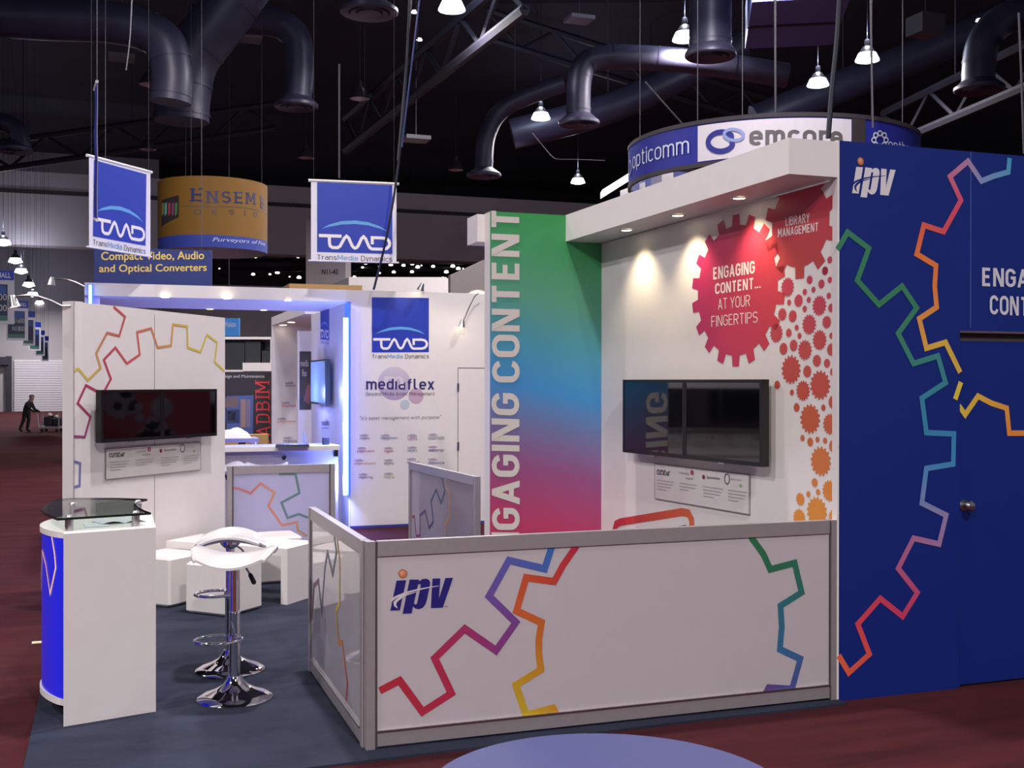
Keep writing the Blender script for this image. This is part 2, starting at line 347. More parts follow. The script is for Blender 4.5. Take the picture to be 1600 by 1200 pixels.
# ================================================================== SETTING
def carpet(name, c1, c2, sc):
    m = bpy.data.materials.new(name); m.use_nodes = True; nt = m.node_tree; b = nt.nodes['Principled BSDF']
    b.inputs['Roughness'].default_value = 0.95; b.inputs['Specular IOR Level'].default_value = 0.1
    tc = nt.nodes.new('ShaderNodeTexCoord'); mp = nt.nodes.new('ShaderNodeMapping'); mp.inputs['Scale'].default_value = sc
    nt.links.new(tc.outputs['Object'], mp.inputs[0])
    n1 = nt.nodes.new('ShaderNodeTexNoise'); n1.inputs['Scale'].default_value = 1.6; n1.inputs['Detail'].default_value = 7; n1.inputs['Roughness'].default_value = 0.6
    nt.links.new(mp.outputs[0], n1.inputs['Vector'])
    n2 = nt.nodes.new('ShaderNodeTexNoise'); n2.inputs['Scale'].default_value = 160; nt.links.new(tc.outputs['Object'], n2.inputs['Vector'])
    rp = nt.nodes.new('ShaderNodeValToRGB'); rp.color_ramp.elements[0].position = 0.3; rp.color_ramp.elements[1].position = 0.72
    rp.color_ramp.elements[0].color = (*srgb(*c1), 1); rp.color_ramp.elements[1].color = (*srgb(*c2), 1)
    nt.links.new(n1.outputs['Fac'], rp.inputs[0]); nt.links.new(rp.outputs[0], b.inputs['Base Color'])
    bp = nt.nodes.new('ShaderNodeBump'); bp.inputs['Strength'].default_value = 0.5; bp.inputs['Distance'].default_value = 0.004
    nt.links.new(n2.outputs['Fac'], bp.inputs['Height']); nt.links.new(bp.outputs[0], b.inputs['Normal'])
    return m
REDC = carpet('red_hall_carpet', (52, 22, 27), (76, 32, 36), (0.5, 3.0, 1))
NAVY = carpet('navy_stand_carpet', (36, 40, 54), (54, 58, 74), (0.7, 1.6, 1))
CEIL = mat('black_ceiling_paint', (44, 43, 56), 0.8, var=0.3, scale=0.5)
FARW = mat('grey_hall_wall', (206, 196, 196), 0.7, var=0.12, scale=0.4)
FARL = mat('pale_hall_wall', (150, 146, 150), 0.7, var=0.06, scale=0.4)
DARKV = mat('dark_void', (30, 28, 36), 0.9, var=0.3)
VF = 60.0
MB().box(-60, 90, -40, 110, -0.2, 0.0, REDC).build('floor', kind='structure')
MB().box(-60, 90, -40, 110, 15.0, 15.2, CEIL).build('ceiling', kind='structure')
zb0 = onv(137, 386, VF).z; zb1 = onv(137, 273, VF).z
b = MB(); b.box(-60, 90, VF, VF + 1.2, zb0, zb1, FARW)
pz = onv(60, 300, VF).z; b.box(-60, 90, VF - 0.06, VF, pz - 0.1, pz + 0.1, GAP)
b.build('wall_upper', kind='structure')
xl = onv(137, 500, VF).x
b = MB(); b.box(xl - 1.0, 90, VF + 14, VF + 14.3, 0, 15, DARKV); b.box(xl - 1.0, 90, VF + 13.8, VF + 14, 0, onv(400, 447, VF + 14).z, FARW); b.build('wall_back', kind='structure')
zl = onv(60, 478, VF).z
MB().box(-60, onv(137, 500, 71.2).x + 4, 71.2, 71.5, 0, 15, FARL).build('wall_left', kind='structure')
# roll-up door with its track
VD_ = 71.0; p0 = onv(22, 562, VD_); p1 = onv(95, 645, VD_)
b = MB(); nsl = 22
for k in range(nsl):
    z0 = p0.z * k / nsl; z1 = p0.z * (k + 1) / nsl
    b.box(p0.x, p1.x + 2.5, VD_ + 0.02, VD_ + 0.2, z0 + 0.02, z1, mat('shutter_slats', (196, 192, 200), 0.5))
    b.box(p0.x, p1.x + 2.5, VD_ + 0.1, VD_ + 0.2, z0 - 0.01, z0 + 0.02, GAP)
dr = b.build('door_1', kind='structure')
b = MB(); q = onv(14, 600, VD_); b.box(q.x - 0.15, q.x + 0.15, VD_ - 0.2, VD_ + 0.02, 0, p0.z + 0.2, DARKST); b.box(q.x - 0.6, q.x, VD_ - 0.3, VD_ - 0.1, p0.z - 0.3, p0.z + 0.15, DARKST)
b.build('door_track', dr)
b = MB(); b.box(q.x - 1.3, q.x - 0.9, VD_ - 0.25, VD_ + 0.1, 0, 2.8, mat('pale_box', (170, 168, 172), 0.6))
tag(b.build('wall_conduit'), 'pale upright electrical conduit box beside the roll-up door', 'conduit box')

# navy carpet of the stand
V0 = 5.30; U2 = 1.16; VW = 7.864; VB = 10.42
k0, k1 = onz(595, 1185, 0.012), onz(1040, 1130.5, 0.012); sl = (k1.y - k0.y) / (k1.x - k0.x)   # its front edge runs slightly askew
b = MB(); b.prism([(-0.37, k0.y + sl * (-0.37 - k0.x)), (k1.x + 0.3, k0.y + sl * (k1.x + 0.3 - k0.x)), (3.776, k0.y + sl * (k1.x + 0.3 - k0.x)), (3.776, VB + 0.12), (-0.37, VB + 0.12)], 0.0, 0.012, NAVY)
tag(b.build('stand_carpet'), 'navy blue carpet laid under the lounge stand on the red hall floor', 'carpet')
Z0 = 0.012

# ================================================================== HALF-HEIGHT PARTITIONS
RAIL = 0.072; POST = 0.043; ZB = 0.062
def partition(name, label, pl, L, zt, lines, panel, posts=(True, True), loc=None, double=True):
    r = thing(name, label, 'partition panel', (*pl.at(L / 2, 0)[:2], Z0))
    for k, (a0, a1) in enumerate(((0, POST), (L - POST, L))):
        if posts[k]:
            b = MB(); b.pbox(pl, a0, a1, Z0, zt, -0.045, 0.0, ALU)
            b.pbox(pl, (a1 if k == 0 else a0 - 0.012), (a1 + 0.012 if k == 0 else a0), Z0 + 0.004, zt - 0.004, -0.035, -0.008, GAP)
            b.build('post', r)
    a0, a1 = POST + 0.012, L - POST - 0.012
    b = MB(); b.pbox(pl, a0, a1, zt - RAIL, zt, -0.042, -0.002, ALU); b.build('top_rail', r)
    b = MB(); b.pbox(pl, a0, a1, Z0 + 0.012, ZB + 0.03, -0.042, -0.002, ALU); b.pbox(pl, a0, a1, ZB + 0.028, ZB + 0.036, -0.03, 0.003, STEEL); b.build('bottom_rail', r)
    b = MB(); b.pbox(pl, a0, a1, ZB + 0.03, zt - RAIL, -0.03, -0.010, panel)
    b.build('panel', r)
    b = MB()
    for pts, w, cols in lines: b.stroke(pl, [pl.px(*p) for p in pts], w, [C3(*c) for c in cols], off=-0.0085)
    if lines: b.build('gear_print', r)
    return r
# --- logo drawn in the pixel grid of its own close-up, mapped on by three anchors
def affine(src, dst):
    (x0, y0), (x1, y1), (x2, y2) = src; D0, D1, D2 = (Vector(d) for d in dst)
    det = (x1 - x0) * (y2 - y0) - (x2 - x0) * (y1 - y0)
    def f(x, y):
        s = ((x - x0) * (y2 - y0) - (x2 - x0) * (y - y0)) / det; t = ((x1 - x0) * (y - y0) - (x - x0) * (y1 - y0)) / det
        return tuple(D0 + (D1 - D0) * s + (D2 - D0) * t)
    return f
def ipv_logo(b, pl, dst, ink, ground, off):
    f = affine([(140, 995), (1450, 310), (400, 130)], [pl.px(*d) for d in dst])
    G = lambda pts: [f(*p) for p in pts]
    b.ink(pl, [G([(270, 370), (470, 358), (335, 988), (140, 995)])], ink, off)
    b.ink(pl, [G([(540, 348), (735, 348), (740, 385), (800, 340), (880, 328), (940, 350), (965, 400), (960, 470), (900, 760), (870, 860), (810, 940), (720, 970), (650, 950), (605, 910), (580, 1055), (390, 1062)]),
               G([(715, 450), (745, 438), (770, 450), (765, 500), (690, 850), (665, 870), (640, 865), (628, 840)])], ink, off)
    b.ink(pl, [G([(1015, 325), (1180, 322), (1150, 750), (1285, 315), (1450, 310), (1230, 940), (978, 948)])], ink, off)
    s = (Vector(f(1000, 500)) - Vector(f(0, 500))).length / 1000
    b.stroke(pl, G([(150, 790), (250, 715), (400, 650), (500, 612), (680, 566), (900, 520), (1150, 480)]), [x * s for x in (52, 46, 40, 34, 30, 22, 10)], [ground], off + 0.0008)
    b.stroke(pl, G([(290, 950), (238, 890), (232, 830), (290, 765), (390, 700), (470, 665), (680, 605)]), [x * s for x in (6, 45, 60, 58, 48, 30, 10)], [ground], off + 0.0008)
    b.text(pl, 'TM', (0, 0), (1, 0), (0, 1), ink) if 0 else None
    n = 24; ring = [f(400 + 95 * cos(2 * pi * k / n), 225 + 95 * sin(2 * pi * k / n)) for k in range(n)]
    mid = f(375, 195); vs = [pl.at(*mid, off)] + [pl.at(*p, off) for p in ring]
    b.add(vs, [(0, k + 1, (k + 1) % n + 1) for k in range(n)], PRINT, [(*C3(226, 168, 130), 1.0)] + [(*C3(168, 84, 52), 1.0)] * n)

FP = Plane((1.142, V0), (3.775, V0)); FL = FP.len
R1, R2, R3 = (172, 44, 62), (150, 40, 92), (104, 62, 140)
front = partition('front_partition', 'wide half-height white partition with rainbow gear outlines along the stand front', FP, FL, 0.998, [
    ([(594, 1080), (625, 1064), (661, 1113), (706, 1084), (680, 1029), (727, 983), (776, 1017), (807, 973), (765, 932), (796, 876), (852, 889), (863, 855)], 0.036, [(172, 44, 58), (176, 44, 70), (168, 42, 82), (120, 60, 130), (96, 84, 160), (50, 104, 178)]),
    ([(902, 853), (880, 885), (867, 909), (823, 903), (808, 955), (847, 973), (843, 1000), (843, 1022), (846, 1047), (807, 1071), (823, 1118), (865, 1107), (875, 1127)], 0.036, [(180, 40, 66), (190, 66, 50), (196, 90, 50), (192, 100, 40), (192, 140, 40), (196, 166, 36), (190, 130, 44)]),
    ([(1174, 838), (1194, 866), (1205, 890), (1243, 880), (1254, 926), (1221, 947), (1223, 980), (1220, 1015), (1252, 1030), (1239, 1077), (1202, 1075), (1192, 1094)], 0.036, [(46, 112, 72), (44, 108, 78), (44, 110, 90), (46, 108, 130), (54, 104, 150), (70, 80, 146), (96, 60, 120)]),
], ACRYL)
b = MB(); ipv_logo(b, FP, ((610.5, 954.6), (708.7, 903.2), (630, 889.7)), C3(34, 30, 112), C3(206, 198, 202), -0.008)
b.text(FP, 'TM', (695.5, 949.5), (700, 949.5), (695.5, 947), C3(60, 50, 90), off=-0.008); b.build('logo_print', front)
SP = Plane((U2 - 0.03, V0 + 0.05), (U2 - 0.03, 6.90))
side = partition('side_partition', 'narrow-looking glossy partition running back from the stand corner beside the stools', SP, SP.len, 0.998, [
    ([(485, 968), (488, 915), (495, 908), (500, 957), (505, 887), (509, 863), (517, 898), (523, 863), (518, 829)], 0.03, [(150, 60, 80), (96, 84, 120), (90, 96, 120), (80, 110, 110)]),
    ([(524, 843), (528, 877), (528, 943), (522, 955), (526, 1003), (532, 1005), (540, 1067), (538, 1096)], 0.03, [(180, 140, 90), (196, 170, 90), (196, 160, 70), (190, 90, 60), (170, 70, 80)]),
], ACRYL)
BP = Plane((0.985, VB), (1.955, VB))
partition('rear_partition', 'lavender-lit half-height partition with grey-green and salmon gear lines behind the white cubes', BP, BP.len, 0.998, [
    ([(363, 762), (375, 764.5), (392, 771), (407.5, 755.5), (429, 770), (419.5, 791), (441, 821), (464, 816), (466, 829), (480, 838)], 0.022, [(190, 116, 116), (186, 110, 110), (190, 140, 110), (190, 116, 110), (186, 130, 110), (180, 150, 110)]),
    ([(436, 741), (462, 741), (468, 770.5), (440, 785.5), (449.5, 809.5), (467, 803.5), (490, 812)], 0.022, [(100, 128, 128), (96, 124, 136)]),
], ACRYLT)
RP = Plane((2.735, 8.62), (2.655, 10.45))
partition('rear_side_partition', 'half-height partition behind the rainbow wall with thin dark zigzag gear lines', RP, RP.len, 1.0, [
    ([(642.5, 807.5), (646, 807), (649, 837.5), (655, 837), (655, 805), (663, 798), (669, 825), (675.6, 815), (672, 783), (680, 765), (687.5, 786), (693.5, 767.5), (688.5, 744)], 0.024, [(150, 60, 80), (130, 60, 100), (90, 70, 120), (50, 70, 140), (54, 84, 130), (60, 104, 110)]),
    ([(695.6, 747), (695, 760), (701, 770), (700.6, 810), (694, 819), (695, 837.5), (699, 850)], 0.024, [(196, 160, 130), (190, 140, 110), (196, 140, 90), (190, 170, 90)]),
], ACRYLT)

# ================================================================== BLUE STORE-ROOM FRONT
BW = Plane((3.777, V0), (7.2, V0))
ZT = onv(1306, 219, V0).z
r = thing('blue_display_wall', 'tall royal blue stand wall with white logo and long rainbow gear outline', 'display wall', (5.0, V0, 0.0))
aD, zD = BW.px(1500, 520)
b = MB(); b.pbox(BW, 0, BW.len, zD, ZT, -0.06, 0.0, BLUEW); b.pbox(BW, 0, aD, 0, zD, -0.06, 0.0, BLUEW)
b.pbox(BW, -0.012, 0.0, 0, ZT, -0.06, 0.001, WHITE)
sx = BW.px(1516.5, 400)[0]; b.pbox(BW, sx - 0.003, sx + 0.003, zD + 0.03, ZT, -0.005, 0.0012, mat('panel_joint', (70, 84, 150), 0.5))
b.build('panel', r)
b = MB(); b.pbox(BW, aD + 0.004, BW.len, 0.012, zD - 0.045, -0.075, -0.022, BLUEW); door = b.build('door', r)
b = MB(); b.pbox(BW, aD - 0.005, BW.len, zD - 0.045, zD, -0.07, -0.03, GAP); b.pbox(BW, aD, BW.len, zD, zD + 0.012, -0.06, 0.006, mat('bronze_trim', (92, 76, 84), 0.5)); b.build('door_head', r)
ka, kz = BW.px(1510, 790); kp = BW.at(ka, kz, -0.022)
b = MB(); Mk = Matrix.Translation(kp) @ Matrix.Rotation(pi / 2, 4, 'X')
b.lathe([(0.0, -0.002), (0.03, -0.002), (0.032, 0.006), (0.014, 0.012), (0.012, 0.035), (0.026, 0.045), (0.03, 0.06), (0.022, 0.072), (0.0, 0.075)], STEEL, n=20, M=Mk); b.build('knob', door)
b = MB()
b.stroke(BW, [BW.px(*p) for p in [(1308, 390), (1324, 363), (1357, 388), (1353, 400), (1339, 438), (1373, 476), (1409, 447), (1432, 481), (1403, 521), (1427, 568), (1465, 556), (1477, 598), (1440, 622), (1447, 676), (1490, 678), (1489, 725), (1447, 732), (1440, 786), (1478, 805), (1467, 850), (1427, 841), (1403, 888), (1433, 926), (1410, 963), (1375, 935), (1340, 975), (1358, 1022), (1326, 1051), (1310, 1024)]],
         0.032, [C3(*c) for c in [(58, 130, 96), (56, 126, 90), (58, 128, 92), (60, 132, 104), (58, 136, 150), (56, 134, 178), (66, 140, 196), (150, 134, 178), (176, 100, 140), (200, 62, 100), (214, 70, 80), (226, 100, 66)]])
b.stroke(BW, [BW.px(*p) for p in [(1577, 247), (1575, 269), (1553, 275), (1533, 283), (1512, 252), (1484, 276), (1501, 313), (1490, 333), (1474, 362), (1443, 352), (1432, 397), (1462, 415), (1460, 447), (1463, 480), (1436, 498), (1447, 544), (1477, 535), (1500, 582)]],
         0.032, [C3(*c) for c in [(64, 156, 196), (120, 150, 196), (186, 120, 150), (214, 76, 106), (218, 84, 84), (228, 120, 60), (228, 128, 60), (224, 150, 70), (220, 180, 70), (216, 176, 72)]])
b.stroke(BW, [BW.px(*p) for p in [(1501, 597), (1492, 624)]], 0.032, [C3(222, 196, 70)])
b.build('gear_print', r)
b = MB(); b.stroke(BW, [BW.px(*p) for p in [(1502, 634), (1512, 648), (1532, 619), (1553, 630), (1577, 638), (1581, 677), (1604, 677), (1640, 690)]], 0.032, [C3(222, 196, 70), C3(224, 170, 66), C3(226, 140, 60), C3(226, 140, 60)], off=-0.02)
b.build('gear_print', door)
b = MB(); ipv_logo(b, BW, ((1331, 301.7), (1399, 265.7), (1344.3, 245.7)), C3(214, 210, 214), C3(6, 35, 118), 0.002); b.build('logo_print', r)
b = MB(); b.text(BW, 'ENGAGING', (1534, 447), (1668, 452), (1534, 418), C3(206, 204, 216), w=0.2); b.text(BW, 'CONTENT...', (1546, 491), (1668, 497), (1546, 461), C3(206, 204, 216), w=0.2); b.build('lettering_print', r)

# ================================================================== WHITE WALL WITH GEARS, SOFFIT
TW = Plane((3.772, V0 - 0.0), (3.491, VW))
r = thing('gear_display_wall', 'white stand wall with a big hot pink gear and spotlights above twin screens', 'display wall', (3.64, 6.6, 0.0))
zsf = onv(1304.5, 279.5, V0).z; zsb = onv(940, 381, VW).z
b = MB(); Lw = TW.len
q = [TW.at(0.05, Z0), TW.at(Lw, Z0), TW.at(Lw, Z0, -0.06), TW.at(0.05, Z0, -0.06)]
b.hexa(q, [TW.at(0.05, zsf), TW.at(Lw, zsb), TW.at(Lw, zsb, -0.06), TW.at(0.05, zsf, -0.06)], WHITE)
b.build('panel', r)
pf, pb_ = onv(1232.5, 271.5, V0 + 0.001), onv(884, 377.4, VW); tf, tb = onv(1232.5, 215, V0 + 0.001), onv(884, 336, VW)
b = MB(); b.hexa([pf, Vector((3.80, V0 + 0.001, pf.z)), Vector((3.55, VW, pb_.z)), pb_], [tf, Vector((3.80, V0 + 0.001, tf.z)), Vector((3.55, VW, tb.z)), tb], WHITE)
sof = b.build('soffit', r)
def soff(px, py):   # point on the soffit underside
    d = ray(px, py); n = (pb_ - pf).cross(Vector((1, 0, 0))); t = n.dot(pf - CAM) / n.dot(d); return CAM + d * t
for k, (px, py) in enumerate(((979, 359.5), (1059, 336.5), (1155, 309.5))):
    p = soff(px, py); b = MB()
    b.lathe([(0.0, -0.003), (0.036, -0.003)], WARMB, c=p, n=20); b.lathe([(0.036, -0.002), (0.046, -0.006), (0.052, 0.0)], STEEL, c=p, n=20); b.build('downlight', r)
    l = light('downlight_lamp', 'SPOT', p + Vector((0, 0, -0.03)), 22, SPOT_COL, spot_size=radians(96), spot_blend=0.9, shadow_soft_size=0.035)
    aim(l, p + Vector((0.10, 0.0, -1)))
def gear_poly(c, ro, ri, n, ph=0.0, tip=0.40, root=0.56):
    out = []
    for k in range(n):
        a = ph + 2 * pi * k / n; d = 2 * pi / n
        m = 4
        for rr, off in ((ri, -root / 2), (ro, -tip / 2), (ro, tip / 2), (ri, root / 2)): out.append((c[0] + rr * cos(a + off * d), c[1] + rr * sin(a + off * d)))
        out.append((c[0] + ri * cos(a + d / 2), c[1] + ri * sin(a + d / 2)))
    return out
def pr(pl, px, py, rpx): return (pl.px(px, py - rpx)[1] - pl.px(px, py + rpx)[1]) / 2
def lerp(a, b_, t): t = max(0, min(1, t)); return tuple(x * (1 - t) + y * t for x, y in zip(a, b_))
b = MB()
c1 = TW.px(1150, 454); ro = pr(TW, 1150, 454, 119); ri = pr(TW, 1150, 454, 102)
g1 = lambda a, z: lerp(C3(206, 66, 74), C3(176, 40, 96), (a - c1[0]) / ro * 0.5 + 0.5)
b.ink(TW, [gear_poly(c1, ro, ri, 18, radians(90))], g1)
c2 = TW.px(1250, 350); ro2 = pr(TW, 1250, 350, 86); ri2 = pr(TW, 1250, 350, 68)
zc = lambda a: zsf + (zsb - zsf) * a / Lw - 0.004
pts = gear_poly(c2, ro2, ri2, 10, radians(-90), 0.38, 0.5)
pts = [(a, min(z, zc(a))) for a, z in pts]
dense = []
for i, p in enumerate(pts):
    q = pts[(i + 1) % len(pts)]
    dense.append(p)
b.ink(TW, [dense], lambda a, z: lerp(C3(186, 70, 64), C3(196, 48, 80), (z - c2[1] + ro2) / (2 * ro2)))
SG = [(185, 172, 93), (200, 315, 30), (288, 298, 62), (347, 217, 32), (392, 103, 43), (428, 195, 30), (540, 20, 40), (503, 142, 45), (582, 104, 32), (626, 194, 32), (572, 253, 32), (384, 291, 30), (346, 375, 32), (483, 345, 97), (596, 367, 45), (136, 427, 62), (233, 444, 60), (270, 551, 30), (388, 522, 97), (552, 500, 62), (630, 468, 32), (80, 602, 92), (197, 600, 43), (297, 628, 30), (597, 628, 32), (147, 750, 60), (242, 718, 58), (348, 762, 97), (485, 668, 97), (596, 757, 62), (460, 862, 60), (555, 885, 45), (218, 945, 137), (370, 962, 60), (614, 967, 45), (88, 1087, 42), (226, 1158, 30), (330, 1143, 97), (490, 1090, 140), (632, 1100, 32)]
SG = [(1200 + x / 6, 420 + y / 6, q / 6) for x, y, q in SG]
SG += [(1200 + x / 5.217, 600 + y / 5.217, q / 5.217) for x, y, q in [(533, 148, 58), (235, 190, 38), (453, 193, 28), (345, 285, 122), (510, 328, 88), (283, 440, 28), (346, 472, 38), (405, 453, 26), (467, 462, 27), (537, 508, 58), (432, 630, 122), (547, 692, 28), (382, 803, 38), (505, 870, 88), (410, 880, 27), (331, 897, 26), (265, 938, 53), (400, 1040, 122), (257, 1090, 75), (537, 1080, 58)]]
SG += [(1297, 406, 6), (1289, 423, 7), (1230, 862, 20), (1262, 880, 17), (1290, 862, 16), (1275, 905, 14)]
for x, y, q in SG:
    c = TW.px(x, y); R = pr(TW, x, y, q); t = (y - 430) / 400
    col = lerp(C3(196, 66, 88), C3(192, 82, 62), t * 2) if t < 0.5 else lerp(C3(192, 82, 62), C3(222, 146, 58), t * 2 - 1)
    b.ink(TW, [gear_poly(c, R, R * 0.86, 16 if q > 12 else 14, 0.1, 0.42, 0.56)], col)
b.build('gear_print', r)
b = MB(); LC = C3(236, 222, 220)
b.text(TW, 'ENGAGING', (1115, 437), (1180, 427), (1115, 418), LC, w=0.2); b.text(TW, 'CONTENT...', (1118, 460), (1189, 450), (1118, 443), LC, w=0.2)
b.text(TW, 'AT YOUR', (1122.5, 484), (1172.5, 478), (1122.5, 467), LC, w=0.09); b.text(TW, 'FINGERTIPS', (1112, 510.5), (1184.5, 504), (1112, 494), LC, w=0.09)
b.text(TW, 'LIBRARY', (1228, 353.5), (1266, 347), (1228, 339.5), LC, w=0.18); b.text(TW, 'MANAGEMENT', (1216, 371), (1279, 361), (1216, 358), LC, w=0.18)
b.build('lettering_print', r)
b = MB()   # printed computer screen low on the wall
b.stroke(TW, [TW.px(*p) for p in [(959, 870), (960, 830), (963, 819), (970, 815.5), (1066, 800), (1076, 802), (1081, 812), (1083, 870)]], pr(TW, 1020, 810, 12), [C3(190, 50, 70), C3(196, 60, 64), C3(206, 84, 56), C3(222, 110, 60)])
b.ink(TW, [[TW.px(*p) for p in [(1030, 828), (1072, 820), (1072, 870), (1030, 876)]]], C3(40, 60, 140)); b.build('screen_print', r)

# twin screens and info plaques
def monitor(name, label, pl, a0, a1, z0, z1, d, group):
    r = thing(name, label, 'screen', pl.at((a0 + a1) / 2, z0, 0.04), 0.0, group)
    b = MB(); b.pbox(pl, a0, a1, z0, z1, 0.055, d - 0.006, BLACK); b.build('body', r)
    b = MB(); e = 0.02
    b.pbox(pl, a0, a0 + e, z0, z1, d - 0.006, d, BLACK); b.pbox(pl, a1 - e, a1, z0, z1, d - 0.006, d, BLACK); b.pbox(pl, a0 + e, a1 - e, z0, z0 + e * 1.3, d - 0.006, d, BLACK); b.pbox(pl, a0 + e, a1 - e, z1 - e, z1, d - 0.006, d, BLACK); b.build('bezel', r)
    b = MB(); b.pbox(pl, a0 + e, a1 - e, z0 + e * 1.3, z1 - e, d - 0.008, d - 0.002, SCREEN); b.build('display', r)
    b = MB(); m = (a0 + a1) / 2; zm = (z0 + z1) / 2; b.pbox(pl, m - 0.2, m + 0.2, zm - 0.12, zm + 0.12, 0.0, 0.056, BLACK); b.build('wall_bracket', r)
    b = MB(); b.pbox(pl, m - 0.03, m + 0.03, z0 - 0.008, z0 + 0.002, d - 0.02, d - 0.002, STEEL); b.build('badge', r)
    return r
class Off:   # the same plane pushed out, for measuring things standing proud of it
    def __init__(s, pl, o): s.q = Plane(pl.o + pl.n * o, pl.o + pl.n * o + pl.e)
TO = Off(TW, 0.11).q
aL, zt_, zb_ = TO.px(973, 596)[0], TO.px(1080, 593)[1], TO.px(1080, 718)[1]; aR = TO.px(1190, 590)[0]; aM = TO.px(1069, 650)[0]
monitor('flat_screen', 'black flat screen on the gear wall, half next to the rainbow wall', TW, aM + 0.002, aL, zb_, zt_, 0.11, 'wall screens')
monitor('flat_screen', 'black flat screen on the gear wall, half next to the blue wall', TW, aR, aM - 0.002, zb_, zt_, 0.11, 'wall screens')
def plaque(name, label, pl, tl, tr, br, bl):
    r = thing(name, label, 'info plaque', pl.at(*pl.px(*bl)))
    b = MB(); A = [pl.px(*p) for p in (bl, br, tr, tl)]
    a0, a1 = sorted((A[0][0], A[1][0])); z0 = (A[0][1] + A[1][1]) / 2; z1 = (A[2][1] + A[3][1]) / 2
    b.pbox(pl, a0, a1, z0, z1, 0.0, 0.012, mat('plaque_acrylic', (220, 214, 212), 0.25, coat=0.6))
    for s0, s1, t0, t1 in ((a0, a1, z0, z0 + 0.005), (a0, a1, z1 - 0.004, z1), (a0, a0 + 0.004, z0, z1), (a1 - 0.004, a1, z0, z1)): b.pbox(pl, s0, s1, t0, t1, 0.0, 0.0135, mat('plaque_edge', (146, 138, 138), 0.4))
    b.build('board', r)
    def L(x, y): return (a0 + (a1 - a0) * (x if A[0][0] < A[1][0] else 1 - x), z0 + (z1 - z0) * y)
    class Q:
        px = staticmethod(L); at = staticmethod(pl.at)
    b = MB(); o = 0.0145
    b.text(Q, 'curat', (0.03, 0.70), (0.135, 0.70), (0.03, 0.88), C3(50, 50, 54), 0.01, o); b.text(Q, 'r', (0.165, 0.70), (0.185, 0.70), (0.165, 0.84), C3(50, 50, 54), 0.01, o)
    def dot(x, y, rx, col, n=16):
        c = L(x, y); w = abs(L(x + rx, y)[0] - c[0]); b.ink(pl, [[(c[0] + w * cos(2 * pi * k / n), c[1] + w * sin(2 * pi * k / n)) for k in range(n)]], col, o)
    def ringm(x, y, rx, col, w):
        c = L(x, y); R = abs(L(x + rx, y)[0] - c[0]); b.stroke(pl, [(c[0] + R * cos(k * pi / 10), c[1] + 1.25 * R * sin(k * pi / 10)) for k in range(21)], w, [col], o)
    dot(0.151, 0.76, 0.013, C3(80, 130, 90)); dot(0.43, 0.88, 0.017, C3(170, 60, 90)); dot(0.552, 0.80, 0.014, C3(130, 40, 50)); ringm(0.79, 0.83, 0.024, C3(90, 92, 100), 0.008)
    dot(0.43, 0.88, 0.006, C3(230, 220, 220))
    b.text(Q, 'media', (0.29, 0.80), (0.40, 0.80), (0.29, 0.88), C3(160, 156, 160), 0, o); b.text(Q, 'engine', (0.36, 0.66), (0.44, 0.66), (0.36, 0.75), C3(150, 146, 150), 0, o)
    b.text(Q, 'SpectraView', (0.585, 0.755), (0.72, 0.755), (0.585, 0.85), C3(84, 82, 92), 0.01, o); b.text(Q, 'process', (0.83, 0.80), (0.93, 0.80), (0.83, 0.86), C3(170, 168, 172), 0, o); dot(0.92, 0.70, 0.010, C3(130, 190, 90))
    for x, n, w in ((0.035, 4, 0.19), (0.29, 3, 0.19), (0.55, 4, 0.20), (0.80, 4, 0.18)):
        for k in range(n):
            y = 0.56 - 0.085 * k; ww = w * (0.55 if k == n - 1 else 1 - 0.08 * ((k * 7) % 3))
            b.ink(pl, [[L(x, y), L(x + ww, y), L(x + ww, y - 0.028), L(x, y - 0.028)]], C3(176, 170, 170), o)
    b.build('lettering_print', r); return r
plaque('info_plaque', 'white product plaque under the twin screens on the gear wall', TW, (1025, 727), (1173, 739), (1173, 804), (1025, 779))

# ================================================================== RAINBOW WALL
GW = Plane((2.607, VW), (3.491, VW))
r = thing('rainbow_display_wall', 'green to blue to magenta wall with white lettering running up its edge', 'display wall', (3.05, VW, Z0))
m = bpy.data.materials.new('rainbow_print'); m.use_nodes = True; nt = m.node_tree; bs = nt.nodes['Principled BSDF']; bs.inputs['Roughness'].default_value = 0.42
tc = nt.nodes.new('ShaderNodeTexCoord'); sp = nt.nodes.new('ShaderNodeSeparateXYZ'); nt.links.new(tc.outputs['Object'], sp.inputs[0])
mr = nt.nodes.new('ShaderNodeMapRange'); mr.inputs[1].default_value = 0.0; mr.inputs[2].default_value = 3.0
ad = nt.nodes.new('ShaderNodeMath'); ad.operation = 'MULTIPLY_ADD'; ad.inputs[1].default_value = 0.22; nt.links.new(sp.outputs['X'], ad.inputs[0]); nt.links.new(sp.outputs['Z'], ad.inputs[2])
nt.links.new(ad.outputs[0], mr.inputs[0]); rp = nt.nodes.new('ShaderNodeValToRGB'); nt.links.new(mr.outputs[0], rp.inputs[0]); nt.links.new(rp.outputs[0], bs.inputs['Base Color'])
stops = [(0.0, (186, 56, 84)), (0.22, (178, 52, 96)), (0.36, (140, 74, 124)), (0.47, (104, 112, 160)), (0.56, (58, 136, 196)), (0.66, (66, 144, 172)), (0.78, (78, 150, 124)), (0.90, (58, 148, 92)), (1.0, (50, 146, 74))]
el = rp.color_ramp.elements
for k, (p, c) in enumerate(stops):
    e = el[k] if k < 2 else el.new(p)
    if k < 2: e.position = p
for e, (p, c) in zip(sorted(el, key=lambda e: e.position), sorted(stops)): e.position = p; e.color = (*srgb(*c), 1)
zg = onv(820, 333, VW).z
b = MB(); b.pbox(GW, 0, GW.len, Z0, zg, -0.002, 0.0, m); b.build('printed_face', r)
